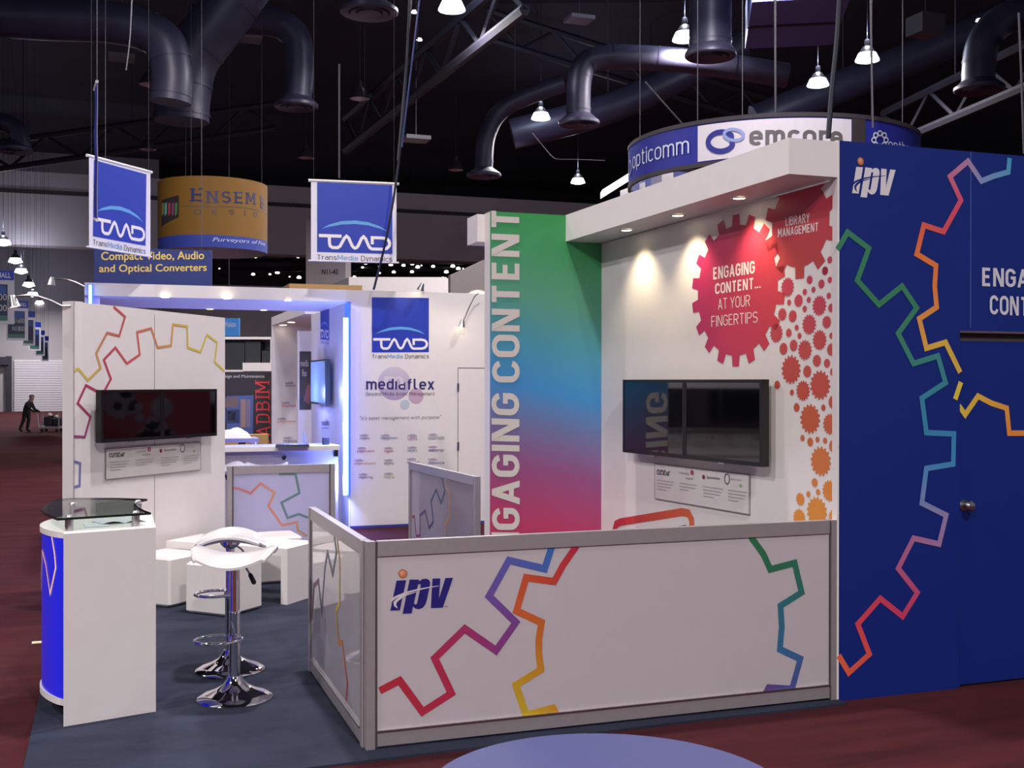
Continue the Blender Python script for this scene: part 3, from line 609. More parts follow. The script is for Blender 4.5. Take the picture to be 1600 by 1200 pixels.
b = MB(); b.pbox(GW, 0, GW.len + 0.2, Z0, zg, -0.13, -0.002, WHITE); b.build('panel', r)
q = onu(740, 363, 2.6)
b = MB(); b.box(2.55, 3.5, VW + 0.131, q.y, onu(742, 383, 2.6).z, zg - 0.004, WHITE); b.build('rear_soffit', r)
def vtext(b, txt, yb, yt, col):   # lettering reading upwards between two pixel heights
    b.text(GW, txt, (812, yb), (811, yt), (768.5, yb), col, w=0.21, space=1.0)
b = MB(); vtext(b, 'CONTENT', 597.5, 331.5, C3(206, 200, 194)); vtext(b, 'GAGING', 828, 615, C3(206, 200, 194)); vtext(b, 'EN', 893, 832, C3(206, 200, 194)); b.build('lettering_print', r)

# wall of the bay behind the rainbow wall, seen only as a reflection in the lounge screens
BG = Plane((3.46, 8.02), (3.46, 10.3))
r = thing('maroon_gear_wall', 'maroon wall with pale gears in the bay behind the rainbow wall', 'display wall', (3.42, 9.3, Z0))
b = MB(); b.pbox(BG, 0, BG.len, Z0, zg - 0.3, -0.06, 0, mat('maroon_print', (120, 26, 40), 0.5)); b.build('panel', r)
b = MB(); rg = random.Random(11)
for k in range(46):
    q = rg.choice([0.05, 0.08, 0.12, 0.18]); c = (rg.uniform(0.2, 2.1), rg.uniform(0.9, 2.4)); b.ink(BG, [gear_poly(c, q, q * 0.86, 14)], C3(112, 100, 104))
b.build('gear_print', r)
# ================================================================== LOUNGE SCREEN WALL (set at 45 degrees)
A0 = dep(115, 600, 8.57); A1 = Vector((0.975, 10.41, 0)); LW = Plane((A0.x, A0.y), (A1.x, A1.y))
r = thing('lounge_display_wall', 'angled white wall with pink and gold gear outlines behind the reception counter', 'display wall', (A0.x, A0.y, Z0))
ZL0 = LW.px(115, 471)[1]; ZL1 = LW.px(350, 496.5)[1]
b = MB(); e0 = 0.0; e1 = LW.px(351.5, 600)[0]
zc_ = LW.px(100, 760)[1]
b.hexa([LW.at(0, Z0), LW.at(e1, Z0), LW.at(e1, Z0, -0.1), LW.at(0, Z0, -0.1)], [LW.at(0, ZL0), LW.at(e1, ZL1), LW.at(e1, ZL1, -0.1), LW.at(0, ZL0, -0.1)], WHITEB)
j = LW.px(241.5, 600)[0]; b.pbox(LW, j - 0.002, j + 0.002, Z0, ZL1 - 0.02, -0.002, 0.0008, GAP)
b.build('panel', r)
LE = Plane(LW.at(0, 0), LW.at(0, 0, -1.0))
ew = 0.0
# end return of the wall
eL = LW.at(0, 0); dirn = -LW.n
b = MB(); wd = 0.16
x0 = dep(97.5, 600, 8.57 + 0.05)
e_ = (Vector((x0.x, x0.y, 0)) - eL); e_.z = 0
tn = Vector((-e_.y, e_.x, 0)).normalized() * 0.09
if tn.y < 0: tn = -tn
for z0, z1, mt in ((0.80, ZL0 + 0.003, WHITE), (Z0, 0.80, ALU)):
    b.hexa([eL + Vector((0, 0, z0)), eL + e_ + Vector((0, 0, z0)), eL + e_ + tn + Vector((0, 0, z0)), eL + tn + Vector((0, 0, z0))],
           [eL + Vector((0, 0, z1)), eL + e_ + Vector((0, 0, z1)), eL + e_ + tn + Vector((0, 0, z1)), eL + tn + Vector((0, 0, z1))], mt)
b.build('end_return', r)
b = MB()
def gl(pts, cols): b.stroke(LW, [LW.px(*p) for p in pts], 0.020, [C3(*c) for c in cols])
gl([(177, 479), (195, 495), (186, 525), (167, 520), (150, 552), (157, 575), (137, 594), (122, 576), (115.5, 580)], [(186, 84, 84), (184, 90, 86), (192, 130, 100), (200, 170, 90), (206, 190, 84)])
gl([(350.5, 580), (335, 565), (339, 535), (323, 523), (313, 550), (293, 543), (292, 510), (270, 507), (267, 540), (246, 543), (236, 513), (214, 519), (218, 554), (198, 568), (180, 543), (162, 562), (173, 592), (160, 616), (134, 602), (121, 630), (141, 651), (132, 683), (115.5, 682)],
   [(206, 190, 84), (206, 186, 84), (206, 180, 84), (204, 150, 90), (198, 110, 90), (196, 80, 96), (180, 60, 90), (164, 60, 100), (150, 70, 120)])
gl([(115.5, 721), (125, 724), (124, 759), (115.5, 761)], [(110, 120, 170)])
b.build('gear_print', r)
LO = Off(LW, 0.11).q
aL, aR, aM = LO.px(158, 650)[0], LO.px(339, 650)[0], LO.px(254, 650)[0]; z1 = LO.px(250, 608.5)[1]; z0 = LO.px(250, 686.5)[1]
monitor('flat_screen', 'black flat screen on the angled lounge wall, half near the counter', LW, aL, aM - 0.002, z0, z1, 0.11, 'wall screens')
monitor('flat_screen', 'black flat screen on the angled lounge wall, half near the lavender partition', LW, aM + 0.002, aR, z0, z1, 0.11, 'wall screens')
plaque('info_plaque', 'white product plaque under the screens on the angled lounge wall', LW, (163.5, 700), (312, 692), (312, 735), (163.5, 748.5))
# ================================================================== RECEPTION COUNTER
CN = thing('reception_counter', 'white reception counter with curved glowing blue front at the aisle edge', 'counter', (0.0, 6.6, Z0))
u_l, u_r, vn, vf = -0.222, 0.228, 6.20, 7.06
bulge = 0.135
def arc(off=0.0, n=20):   # curved aisle side, from the near end to the far end
    out = []
    for k in range(n + 1):
        t = k / n; out.append((u_l - (bulge + off) * sin(pi * t) ** 0.8 - off * 0.2, vn + 0.03 + (vf - vn - 0.06) * t))
    return out
def slab(z0, z1, off, mt, b): b.prism(arc(off) + [(u_r, vf - 0.03), (u_r, vn + 0.03)], z0, z1, mt)
b = MB(); b.hexa([Vector((u_l, vn - 0.03, Z0)), Vector((u_r, vn + 0.095, Z0)), Vector((u_r, vn + 0.12, Z0)), Vector((u_l, vn, Z0))], [Vector((u_l, vn - 0.03, 0.985)), Vector((u_r, vn + 0.095, 0.985)), Vector((u_r, vn + 0.12, 0.985)), Vector((u_l, vn, 0.985))], WHITE); b.build('end_panel', CN)
b = MB(); b.box(u_l, u_r, vf - 0.025, vf, Z0, 0.985, WHITE); b.build('end_panel', CN)
b = MB(); b.prism(arc(0.0) + [(u_r, vf - 0.03), (u_r, vn + 0.125), (u_l, vn + 0.002)], 0.955, 0.985, WHITE); b.build('worktop', CN)
b = MB(); b.prism(arc(0.0) + [(u_l + 0.06, vf - 0.03), (u_l + 0.06, vn + 0.06)], 0.10, 0.135, WHITE); b.build('base_shelf', CN)
pts = arc(-0.008); b = MB(); vs = []; fs = []
for (x, y) in pts: vs += [(x, y, 0.135), (x, y, 0.955)]
b.add(vs, [(2 * k, 2 * k + 1, 2 * k + 3, 2 * k + 2) for k in range(len(pts) - 1)], BACKLIT, [(*C3(22, 34, 206), 1.0)] * len(vs), smooth=True)
lp = b.build('lit_front', CN)
class CurveFront:   # printing surface wrapped on the curved front: a = share along the arc, b = height
    @staticmethod
    def at(a, z, off=0):
        x = max(0, min(0.9999, a)) * (len(pts) - 1); i = int(x); k = x - i
        return Vector((pts[i][0] * (1 - k) + pts[i + 1][0] * k - 0.002 - off, pts[i][1] * (1 - k) + pts[i + 1][1] * k, z))
b = MB(); gcol = [C3(255, 214, 170), C3(255, 190, 120), C3(255, 225, 190)]
b.stroke(CurveFront, [(0.13, 0.955), (0.09, 0.87), (0.075, 0.80), (0.155, 0.655), (0.24, 0.80), (0.34, 0.86), (0.42, 0.70), (0.55, 0.62), (0.62, 0.45)], 0.013, gcol, off=0.002, mt=BACKLIT); b.build('gear_print', lp)
# glass shelf on four standoffs
gz0, gz1 = 1.045, 1.057
gx = lambda px, py: onz(px, py, gz0)
o = [gx(90, 813.5), gx(236, 804.2), gx(226, 801), gx(216, 796), gx(210.5, 790.5), gx(215, 786), gx(230, 782.6), gx(180, 781), gx(112, 781), gx(92, 783), gx(75, 789), gx(64, 799), gx(70, 805)]
b = MB(); b.prism([(p.x, p.y) for p in o], gz0, gz1, GLASS); gs = b.build('glass_shelf', CN)
b = MB(); n = len(o); gc = sum(((p.x, p.y) for p in o), ()); gcx, gcy = sum(gc[0::2]) / n, sum(gc[1::2]) / n
ring_ = [(p.x + 0.001 * (1 if p.x > gcx else -1), p.y + 0.001 * (1 if p.y > gcy else -1)) for p in o]
b.add([(x, y, z) for x, y in ring_ for z in (gz0, gz1)], [(2 * k, (2 * k + 2) % (2 * n), (2 * k + 3) % (2 * n), 2 * k + 1) for k in range(n)], mat('glass_edge', (26, 34, 34), 0.15)); b.build('ground_edge', gs)
for px, py in ((103, 829), (212, 821.5), (104, 800), (214, 797)):
    p = onz(px, py, 0.985); p = Vector((max(min(p.x, 0.17), -0.2), max(min(p.y, 6.97), 6.3), 0.985)); b = MB()
    b.lathe([(0.0, 0.0), (0.021, 0.0), (0.021, 0.06), (0.0, 0.06)], STEEL, c=p, n=18); b.lathe([(0.021, 0.072), (0.017, 0.08), (0.0, 0.081)], STEEL, c=p, n=18); b.build('standoff', CN)
PAPER = mat('brochure_paper', (226, 230, 238), 0.35)
for k, (px, py, rz, nm, lb) in enumerate(((186, 815.5, 0.35, 'brochure', 'open glossy brochure lying on the counter under the glass'), (150, 820.5, 0.1, 'leaflet', 'flat pale leaflet lying on the counter beside the brochure'))):
    p = onz(px, py, 0.985); M = Matrix.Translation((p.x, p.y, 0.986)) @ Matrix.Rotation(rz, 4, 'Z'); b = MB()
    if k == 0:
        for s in (-1, 1):
            for i in range(5):
                z = lambda t: 0.014 * sin(pi * min(t, 1) * 0.9) + 0.001
                t0, t1 = i / 5, (i + 1) / 5
                b.add([M @ Vector((s * t0 * 0.12, y, z(t0))) for y in (-0.09, 0.09)] + [M @ Vector((s * t1 * 0.12, y, z(t1))) for y in (-0.09, 0.09)], [(0, 1, 3, 2)], PAPER)
        b.box(-0.12, 0.12, -0.09, 0.09, 0.0, 0.001, PAPER, M)
        tag(b.build(nm), lb, 'brochure')
    else:
        b.box(-0.06, 0.06, -0.09, 0.09, 0.0, 0.003, PAPER, M); tag(b.build(nm), lb, 'leaflet')

# ================================================================== BAR STOOLS
def wave_seat(w=0.40, d=0.37, z=0.80):
    N = 22; vs = []; fs = []
    def P(i, j, under):
        x = -1 + 2 * i / N; y = -1 + 2 * j / N
        X = x * sqrt(1 - 0.34 * y * y) ; Y = y * sqrt(1 - 0.34 * x * x)
        h = 0.052 * abs(x) ** 2.0 - 0.050 * y * y
        rim = max(abs(x) - 0.86, 0) / 0.14; h -= 0.018 * rim * rim
        t = 0.024 * (1 - 0.45 * max(abs(x), abs(y)) ** 6)
        return (X * w * 0.58, Y * d * 0.58, z + h - (t if under else 0))
    for u in (0, 1):
        for i in range(N + 1):
            for j in range(N + 1): vs.append(P(i, j, u))
    K = (N + 1) ** 2; id_ = lambda i, j, u: u * K + i * (N + 1) + j
    for i in range(N):
        for j in range(N):
            fs.append((id_(i, j, 0), id_(i + 1, j, 0), id_(i + 1, j + 1, 0), id_(i, j + 1, 0))); fs.append((id_(i, j + 1, 1), id_(i + 1, j + 1, 1), id_(i + 1, j, 1), id_(i, j, 1)))
    for k in range(N):
        fs += [(id_(k, 0, 0), id_(k, 0, 1), id_(k + 1, 0, 1), id_(k + 1, 0, 0)), (id_(k + 1, N, 0), id_(k + 1, N, 1), id_(k, N, 1), id_(k, N, 0)),
               (id_(0, k + 1, 0), id_(0, k + 1, 1), id_(0, k, 1), id_(0, k, 0)), (id_(N, k, 0), id_(N, k, 1), id_(N, k + 1, 1), id_(N, k + 1, 0))]
    b = MB(); b.add(vs, fs, SEAT, smooth=True); return b
def bar_stool(label, seat_rz, loc, ring_rz=0.0, ring_z=0.33, lever=0.0):
    r = thing('bar_stool', label, 'bar stool', (0, 0, 0), 0, 'white wave-seat bar stools')
    M = Matrix.Rotation(seat_rz, 4, 'Z'); b = wave_seat(); b.v = [M @ v for v in b.v]; b.build('seat', r)
    b = MB(); b.lathe([(0.0, 0.0), (0.205, 0.0), (0.207, 0.006), (0.20, 0.016), (0.16, 0.034), (0.11, 0.052), (0.066, 0.078), (0.044, 0.108), (0.037, 0.125), (0.0, 0.125)], CHROME, n=40); b.build('base', r)
    b = MB(); b.lathe([(0.03, 0.12), (0.03, 0.47), (0.032, 0.475), (0.0295, 0.48), (0.026, 0.482), (0.026, 0.735), (0.04, 0.745), (0.06, 0.765), (0.06, 0.778), (0.0, 0.778)], CHROME, n=24); b.build('column', r)
    b = MB(); R = 0.125; cx = 0.09
    b.tube([(cos(ring_rz) * (-cx) + R * cos(t * 2 * pi / 40), sin(ring_rz) * (-cx) + R * 0.85 * sin(t * 2 * pi / 40), ring_z) for t in range(41)], 0.009, CHROME, 10, False)
    b.lathe([(0.031, -0.02), (0.036, -0.02), (0.036, 0.02), (0.031, 0.02)], CHROME, c=(0, 0, ring_z), n=20); b.build('foot_ring', r)
    b = MB(); c, s = cos(lever), sin(lever); b.tube([(0.02 * c, 0.02 * s, 0.765), (0.07 * c, 0.07 * s, 0.73), (0.10 * c, 0.10 * s, 0.69)], 0.006, STEEL, 8); lv = b.build('lever', r)
    b = MB(); b.tube([(0.098 * c, 0.098 * s, 0.694), (0.104 * c, 0.104 * s, 0.684), (0.128 * c, 0.128 * s, 0.645), (0.132 * c, 0.132 * s, 0.638)], [0.008, 0.013, 0.014, 0.007], BLACK, 10); b.build('lever_grip', lv)
    r.location = loc; return r
p = onz(367, 1091, Z0); q = onz(359.5, 1047, Z0)
bar_stool('white wave-seat bar stool on chrome base, in front, seat ends curling up', -0.34 + 0.05, (p.x, p.y, Z0), 0.1, 0.33, -0.75)
bar_stool('white wave-seat bar stool behind the other one, arched seat edge turned to the front', -0.34 + 1.75, (q.x, q.y, Z0), -0.5, 0.46, -0.35)

# ================================================================== LOUNGE TABLE AND CUBES
R45 = radians(45)
p1 = onz(259.5, 845, 0.45); p3 = onz(449, 857.5, 0.45)
dx = Vector((p3.x - p1.x, p3.y - p1.y, 0)); LT = dx.length; ang = atan2(dx.y, dx.x)
r = thing('lounge_table', 'long low white lounge table standing on a slab leg among the cubes', 'table', (p1.x, p1.y, Z0), ang)
M = Matrix.Translation((p1.x, p1.y, 0)) @ Matrix.Rotation(ang, 4, 'Z'); WT = 0.46
b = MB(); b.box(0, LT, 0, WT, 0.39, 0.45, WHITE, M); b.build('tabletop', r)
b = MB(); b.box(LT - 0.06, LT, 0, WT, Z0, 0.39, WHITE, M); b.build('leg', r)
b = MB(); b.box(0.0, 0.06, 0, WT, Z0, 0.39, WHITE, M); b.build('leg', r)
def cube(label, loc, rz, s=0.41, h=0.385):
    r = thing('cube_stool', label, 'cube seat', (0, 0, 0), 0, 'white lounge cubes')
    b = MB(); b.box(0, s, 0, s, 0.006, h, LEATHER, bev=0.018); b.build('upholstery', r)
    b = MB(); b.box(0.004, s - 0.004, 0.004, s - 0.004, h * 0.82, h * 0.825, GAP) if 0 else b.box(0.03, s - 0.03, 0.03, s - 0.03, 0.0, 0.01, BLACK); b.build('base', r)
    r.location = loc; r.rotation_euler = (0, 0, rz); return r
p = onz(356, 965.5, Z0); cube('white leatherette cube seat standing free behind the bar stools', (p.x, p.y, Z0), R45)
p = onz(264.5, 949.5, Z0); cube('white leatherette cube seat half hidden by the reception counter', (p.x - 0.0, p.y - 0.03, Z0), R45)
cube('white leatherette cube seat behind the lounge table, against the lavender partition', (1.16, 9.93, Z0), radians(4), 0.42, 0.40)

# small floor tape left of the counter
p = onz(60, 1004, 0.0); b = MB(); b.box(p.x - 0.04, p.x + 0.05, p.y - 0.03, p.y + 0.03, 0.0, 0.004, mat('floor_tape', (206, 206, 170), 0.5)); tag(b.build('floor_tape'), 'small pale tape mark on the red carpet left of the counter', 'tape mark')

# ================================================================== BLUE ROUND TABLE IN FRONT
zt = 0.75; far = onz(950, 1145.5, zt); fw = Vector((sin(TH), cos(TH), 0)); rt = Vector((cos(TH), -sin(TH), 0))
lft = onz(697, 1199, zt); rgt = onz(1203, 1199, zt); hw = (rgt - lft).length / 2; sg = (far - (lft + rgt) / 2).length; R = (hw * hw + sg * sg) / (2 * sg)
cc = far - (far - (lft + rgt) / 2).normalized() * R
r = thing('round_table', 'round table with plain blue top standing on the red carpet in front', 'table', (cc.x, cc.y, 0))
BT = mat('blue_table_top', (42, 48, 104), 0.55, var=0.06, scale=40)
b = MB(); b.lathe([(0, zt), (R - 0.004, zt), (R, zt - 0.004), (R, zt - 0.028), (R - 0.01, zt - 0.032), (0, zt - 0.032)], BT, c=(cc.x, cc.y, 0), n=96); b.build('tabletop', r)
b = MB(); b.lathe([(0.1, zt - 0.033), (0.1, zt - 0.05), (0.035, zt - 0.06), (0.035, 0.04)], DARKST, c=(cc.x, cc.y, 0), n=24); b.build('pedestal', r)
b = MB(); b.lathe([(0.035, 0.05), (0.05, 0.035), (0.24, 0.02), (0.25, 0.0), (0, 0.0)], DARKST, c=(cc.x, cc.y, 0), n=32); b.build('base', r)

# ================================================================== NEIGHBOURING WHITE STAND (blue logo)
VT = 13.45
def tmd(b, pl, tl, tr, bl, off, txt=None, square=True, bw=0.42):
    f = affine([(260, 90), (1150, 90), (260, 955)], [pl.px(*p) for p in (tl, tr, bl)]); G = lambda pts: [f(*p) for p in pts]
    s = (Vector(f(1150, 500)) - Vector(f(260, 500))).length / 890
    if square: b.ink(pl, [G([(260, 90), (1150, 90), (1150, 955), (260, 955)])], C3(36, 58, 168), off)
    b.ink(pl, [G([(310, 668), (400, 612), (540, 566), (700, 550), (860, 566), (1000, 612), (1098, 678), (1000, 640), (860, 606), (700, 594), (540, 608), (400, 640)])], C3(96, 160, 216), off + 0.0015)
    Wc = C3(236, 230, 232)
    b.stroke(pl, G([(280, 752), (545, 752)]), 38 * s, [Wc], off + 0.0015)
    b.stroke(pl, G([(402, 756), (404, 840), (412, 878), (440, 897), (500, 897), (528, 876), (552, 830), (580, 775), (605, 750), (630, 772), (670, 866), (690, 890), (706, 896), (724, 888), (742, 866), (780, 776), (805, 750), (830, 774), (868, 866), (884, 888), (905, 900), (1035, 900), (1085, 886), (1112, 856), (1118, 825), (1108, 792), (1082, 768), (1035, 758), (908, 758), (910, 842)]), 36 * s, [Wc], off + 0.002)
    if txt:
        X = lambda x, y: f(x, y)
        class Q: px = staticmethod(X); at = staticmethod(pl.at)
        b.text(Q, 'Trans', (262, 1050), (490, 1050), (262, 988), C3(84, 80, 92), off=off, w=0.12); b.text(Q, 'Media', (500, 1050), (738, 1050), (500, 988), C3(110, 156, 210), off=off, w=0.12); b.text(Q, 'Dynamics', (776, 1066), (1152, 1066), (776, 988), C3(84, 80, 92), off=off, w=0.12)
TP = Plane((onv(548, 600, VT).x, VT), (5.2, VT))
r = thing('logo_display_wall', 'white wall with blue square logo and rows of tiny coloured logos', 'display wall', (3.5, VT, 0))
zw = onv(650, 456, VT).z
b = MB(); b.pbox(TP, 0, TP.len, 0.02, zw, -0.1, 0, WHITE); b.pbox(TP, 0, TP.len, 0.0, 0.03, -0.1, 0.012, mat('blue_plinth', (60, 66, 150), 0.5)); b.build('panel', r)
b = MB(); tmd(b, TP, (581, 464.5), (670, 465.5), (581, 550.5), 0.003, True); b.build('logo_print', r)
b = MB()
def disc(pl, x, y, q, col, off=0.002, n=40):
    c = pl.px(x, y); R = pr(pl, x, y, q); b.ink(pl, [[(c[0] + R * cos(2 * pi * k / n), c[1] + R * sin(2 * pi * k / n)) for k in range(n)]], col if not callable(col) else (lambda a, z: col((z - c[1]) / R)), off)
disc(TP, 616, 599, 26, lambda t: lerp(C3(168, 150, 186), C3(206, 196, 208), t * 0.5 + 0.5)); disc(TP, 650, 618.5, 12, C3(192, 164, 184), 0.0025); disc(TP, 632.5, 632, 7.5, C3(184, 194, 206), 0.0025)
b.text(TP, 'm', (600, 607), (631, 607), (600, 588), C3(214, 204, 212), off=0.003, w=0.2)
b.text(TP, 'medıaflex', (572, 608.5), (678.5, 608.5), (572, 591.5), C3(56, 46, 110), off=0.004, w=0.17)
b.text(TP, 'Beyond Media Asset Management', (572, 619.5), (679, 619), (572, 612.5), C3(92, 84, 92), off=0.004, w=0.1)
b.text(TP, '"it\'s asset management with purpose"', (562, 658), (690, 656), (562, 650), C3(110, 104, 108), -0.006, 0.003, shear=0.25)
LG = [(562, 681, 16, 'mobility', (110, 120, 130)), (595, 681, 26, 'management', (70, 110, 160)), (637, 681, 15, 'UMS', (170, 110, 140)), (669, 680, 25, 'automate', (130, 150, 150)),
      (558, 701, 27, 'playment', (190, 70, 90)), (600, 701, 15, 'ingest', (200, 60, 90)), (637, 700, 15, 'library', (70, 140, 140)), (669, 699, 25, 'webserver', (100, 60, 120)),
      (554, 720, 33, 'preproduction', (206, 130, 90)), (600, 720, 16, 'ability', (90, 140, 80)), (636, 718, 19, 'vision', (130, 70, 110)), (669, 718.5, 25, 'datastore', (80, 110, 170)),
      (560.5, 742, 22, 'mastering', (100, 84, 140)), (600, 741, 16, 'billing', (190, 180, 90))]
for x, y, w, t, c in LG:
    disc(TP, x + 7, y + 2, 5, C3(206, 196, 206), 0.002, 16)
    b.text(TP, 'mediaflex', (x, y + 0.8), (x + 14, y + 0.8), (x, y - 3), C3(116, 104, 126), 0.0, 0.003); b.text(TP, t, (x, y + 6.5), (x + w, y + 6.5), (x, y + 1.4), C3(*c), 0.0, 0.0035)
b.build('lettering_print', r)
b = MB()  # store door cut in the wall, its two hinges
a0, zt_ = TP.px(715.5, 575); b.pbox(TP, a0 - 0.002, a0 + 0.004, 0.03, zt_, 0, 0.002, GAP); b.pbox(TP, a0, TP.len, zt_ - 0.003, zt_ + 0.005, 0, 0.002, GAP); dj = b.build('door', r)
for y in (605, 697):
    b = MB(); q = TP.px(715.5, y); b.pbox(TP, q[0] - 0.012, q[0] + 0.012, q[1] - 0.05, q[1] + 0.05, 0.001, 0.012, STEEL); b.build('hinge', dj)

# canopy with end column, LED strips, inner walls
xa, xb = onv(132, 450, VT).x, onv(549, 460, VT).x
zc0, zc1 = onv(350, 467, VT).z, zw
r = thing('canopy_frame', 'white canopy frame of the neighbouring stand with blue light strips', 'canopy', (xb, VT, 0))
b = MB(); b.box(xa, xb - 0.003, VT - 0.02, VT + 2.0, zc0, zc1, WHITE); b.build('fascia', r)
b = MB(); b.box(xa, onv(156, 450, VT).x, VT + 0.05, VT + 0.3, 0, zc0 - 0.002, WHITE); b.build('column', r)
q = onv(141, 450, VT - 0.05); b = MB(); b.box(q.x - 0.025, q.x + 0.03, VT - 0.04, VT - 0.021, 0.3, zc1 - 0.02, LEDB); ls = b.build('light_strip', r)
b = MB(); b.tube([(q.x, VT - 0.05, 0.3), (q.x, VT - 0.05, zc1 - 0.03)], 0.014, LEDC, 8); b.build('tube', ls)
for px, py in ((258, 464.5), (355, 466.5), (450, 469.5), (328, 483), (412, 484.5)):
    p = onz(px, py, zc0); b = MB(); b.lathe([(0, -0.004), (0.035, -0.004), (0.045, 0.0)], WARMB, c=p, n=16); b.build('downlight', r)
UA = xb - 0.02
q = onu(543, 600, UA - 0.06); b = MB(); v0l = q.y
b.box(UA - 0.05, UA - 0.035, v0l - 0.02, v0l + 0.22, 0.42, zc0 - 0.02, LEDB); ls = b.build('light_strip', r)
b = MB(); b.tube([(UA - 0.08, v0l + 0.02, 0.42), (UA - 0.08, v0l + 0.02, 1.55)], 0.026, LEDC, 10); b.build('tube', ls)
b = MB(); b.tube([(UA - 0.08, v0l + 0.02, 1.56), (UA - 0.08, v0l + 0.02, zc0 - 0.2)], 0.026, LEDC, 10); b.build('tube', ls)
for z, w_ in ((0.6, 70), (1.2, 56), (1.8, 24)): light('light_strip_glow', 'POINT', (UA - 0.16, v0l + 0.02, z), w_, (0.20, 0.28, 1.0), shadow_soft_size=0.06)
for z in (1.2, 2.2): light('light_strip_glow', 'POINT', (xa + 0.15, VT - 0.12, z), 8, (0.20, 0.28, 1.0), shadow_soft_size=0.06)
light('rear_blue_fill', 'POINT', (UA - 0.4, VT + 1.7, 1.6), 30, (0.24, 0.30, 1.0), shadow_soft_size=0.1); light('rear_blue_fill', 'POINT', (xa + 1.2, VT + 1.7, 1.5), 28, (0.24, 0.30, 1.0), shadow_soft_size=0.1)  # blue fill added under the canopy; no light strip stands here
# inner side wall A
WA = Plane((UA, VT + 0.05), (UA, 16.2))
r = thing('inner_side_wall', 'white inner wall with wall screen and narrow logo under the canopy', 'display wall', (UA, 15, 0))
b = MB(); b.pbox(WA, 0, WA.len, 0.0, zc0 - 0.002, -0.08, 0, WHITE); b.build('panel', r)
b = MB(); tmd(b, WA, (501, 471), (514.5, 470), (501, 530), 0.003, True)
for (x0, x1, y0, y1) in ((503, 515, 655, 665), (503, 514, 667, 670)): b.text(WA, 'mediaflex', (x0, y1), (x1, y1), (x0, y0), C3(120, 120, 160), 0.01, 0.003)
b.build('logo_print', r)
WO = Off(WA, 0.12).q
a0, a1 = sorted((WO.px(485, 600)[0], WO.px(508, 600)[0])); zz0, zz1 = WO.px(500, 632)[1], WO.px(500, 562)[1]
mon = monitor('flat_screen', 'flat screen showing pale blue picture inside the canopied stand', WA, a0, a1, zz0, zz1, 0.12, 'wall screens')
for ch in mon.children:
    if ch.name.startswith('display'): ch.data.materials[0] = mat('lit_blue_display', (110, 140, 190), 0.2, emit=(120, 150, 205), es=0.5)
# inner wall B further back with its own small canopy
UB = 2.62
r = thing('rear_niche_wall', 'pale niche wall further back with small canopy and stacked coloured logos', 'display wall', (UB, 18, 0))
vB0, vB1 = 16.3, onu(425, 497, UB).y; NB = Plane((UB, vB1), (UB + 1.1, vB1))
b = MB(); b.pbox(NB, 0, NB.len, 0, 2.72, -0.08, 0, WHITE); b.build('panel', r)
b = MB(); b.box(UB, UB + 1.1, vB0, vB1 + 0.08, 2.72, 2.86, WHITE); b.build('soffit', r)
for px, py in ((442, 508), (455, 503.5)):
    p = onz(px, py, 2.72); b = MB(); b.lathe([(0, -0.004), (0.05, -0.004), (0.065, 0.0)], WARMB, c=(max(p.x, UB + 0.08), min(p.y, vB1 - 0.15), p.z), n=16); b.build('downlight', r)
b = MB()
for x0, x1, y, t, c in ((446, 462, 600, 'analyse', (120, 124, 150)), (440, 462, 631, 'channel', (200, 90, 110)), (434, 462, 656, 'playment', (214, 140, 110)), (443, 470, 686, 'relations', (110, 110, 150))):
    b.text(NB, 'mediaflex', (x0, y), (x0 + 13, y), (x0, y - 4), C3(120, 112, 140), 0.01); b.text(NB, t, (x0, y + 5), (x1, y + 5), (x0, y), C3(*c), 0.01)
b.build('lettering_print', r)
light('niche_lamp', 'SPOT', (UB + 0.45, 17.8, 2.6), 60, (0.70, 0.70, 1.0), spot_size=radians(130), spot_blend=0.8, shadow_soft_size=0.1)
# free-standing poster frame in front of the niche
VP = 17.0; PP = Plane((onv(465, 600, VP).x, VP), (onv(496, 600, VP).x, VP))
r = thing('poster_stand', 'white framed stand holding a black poster beside the inner wall', 'poster stand', PP.at(0.15, 0))
b = MB(); b.pbox(PP, 0, PP.len, 0, PP.px(470, 517)[1], -0.05, 0, WHITE); b.build('frame', r)
b = MB(); a0, z1 = PP.px(468, 549); a1, z0 = PP.px(492, 640); b.pbox(PP, a0, a1, z0, z1, 0, 0.006, mat('black_poster', (52, 50, 56), 0.4)); po = b.build('poster', r)
b = MB(); b.text(PP, 'media\nflex', (469.5, 588), (482, 588), (469.5, 562), C3(190, 180, 184), 0, 0.008); b.ink(PP, [[PP.px(*p) for p in ((474, 626), (479, 605), (483, 598), (486, 612), (483, 632))]], C3(130, 80, 90), 0.008); b.text(PP, 'visit us', (469.5, 634), (486, 634), (469.5, 631), C3(180, 176, 180), 0, 0.008) if 0 else None; b.build('print', po)

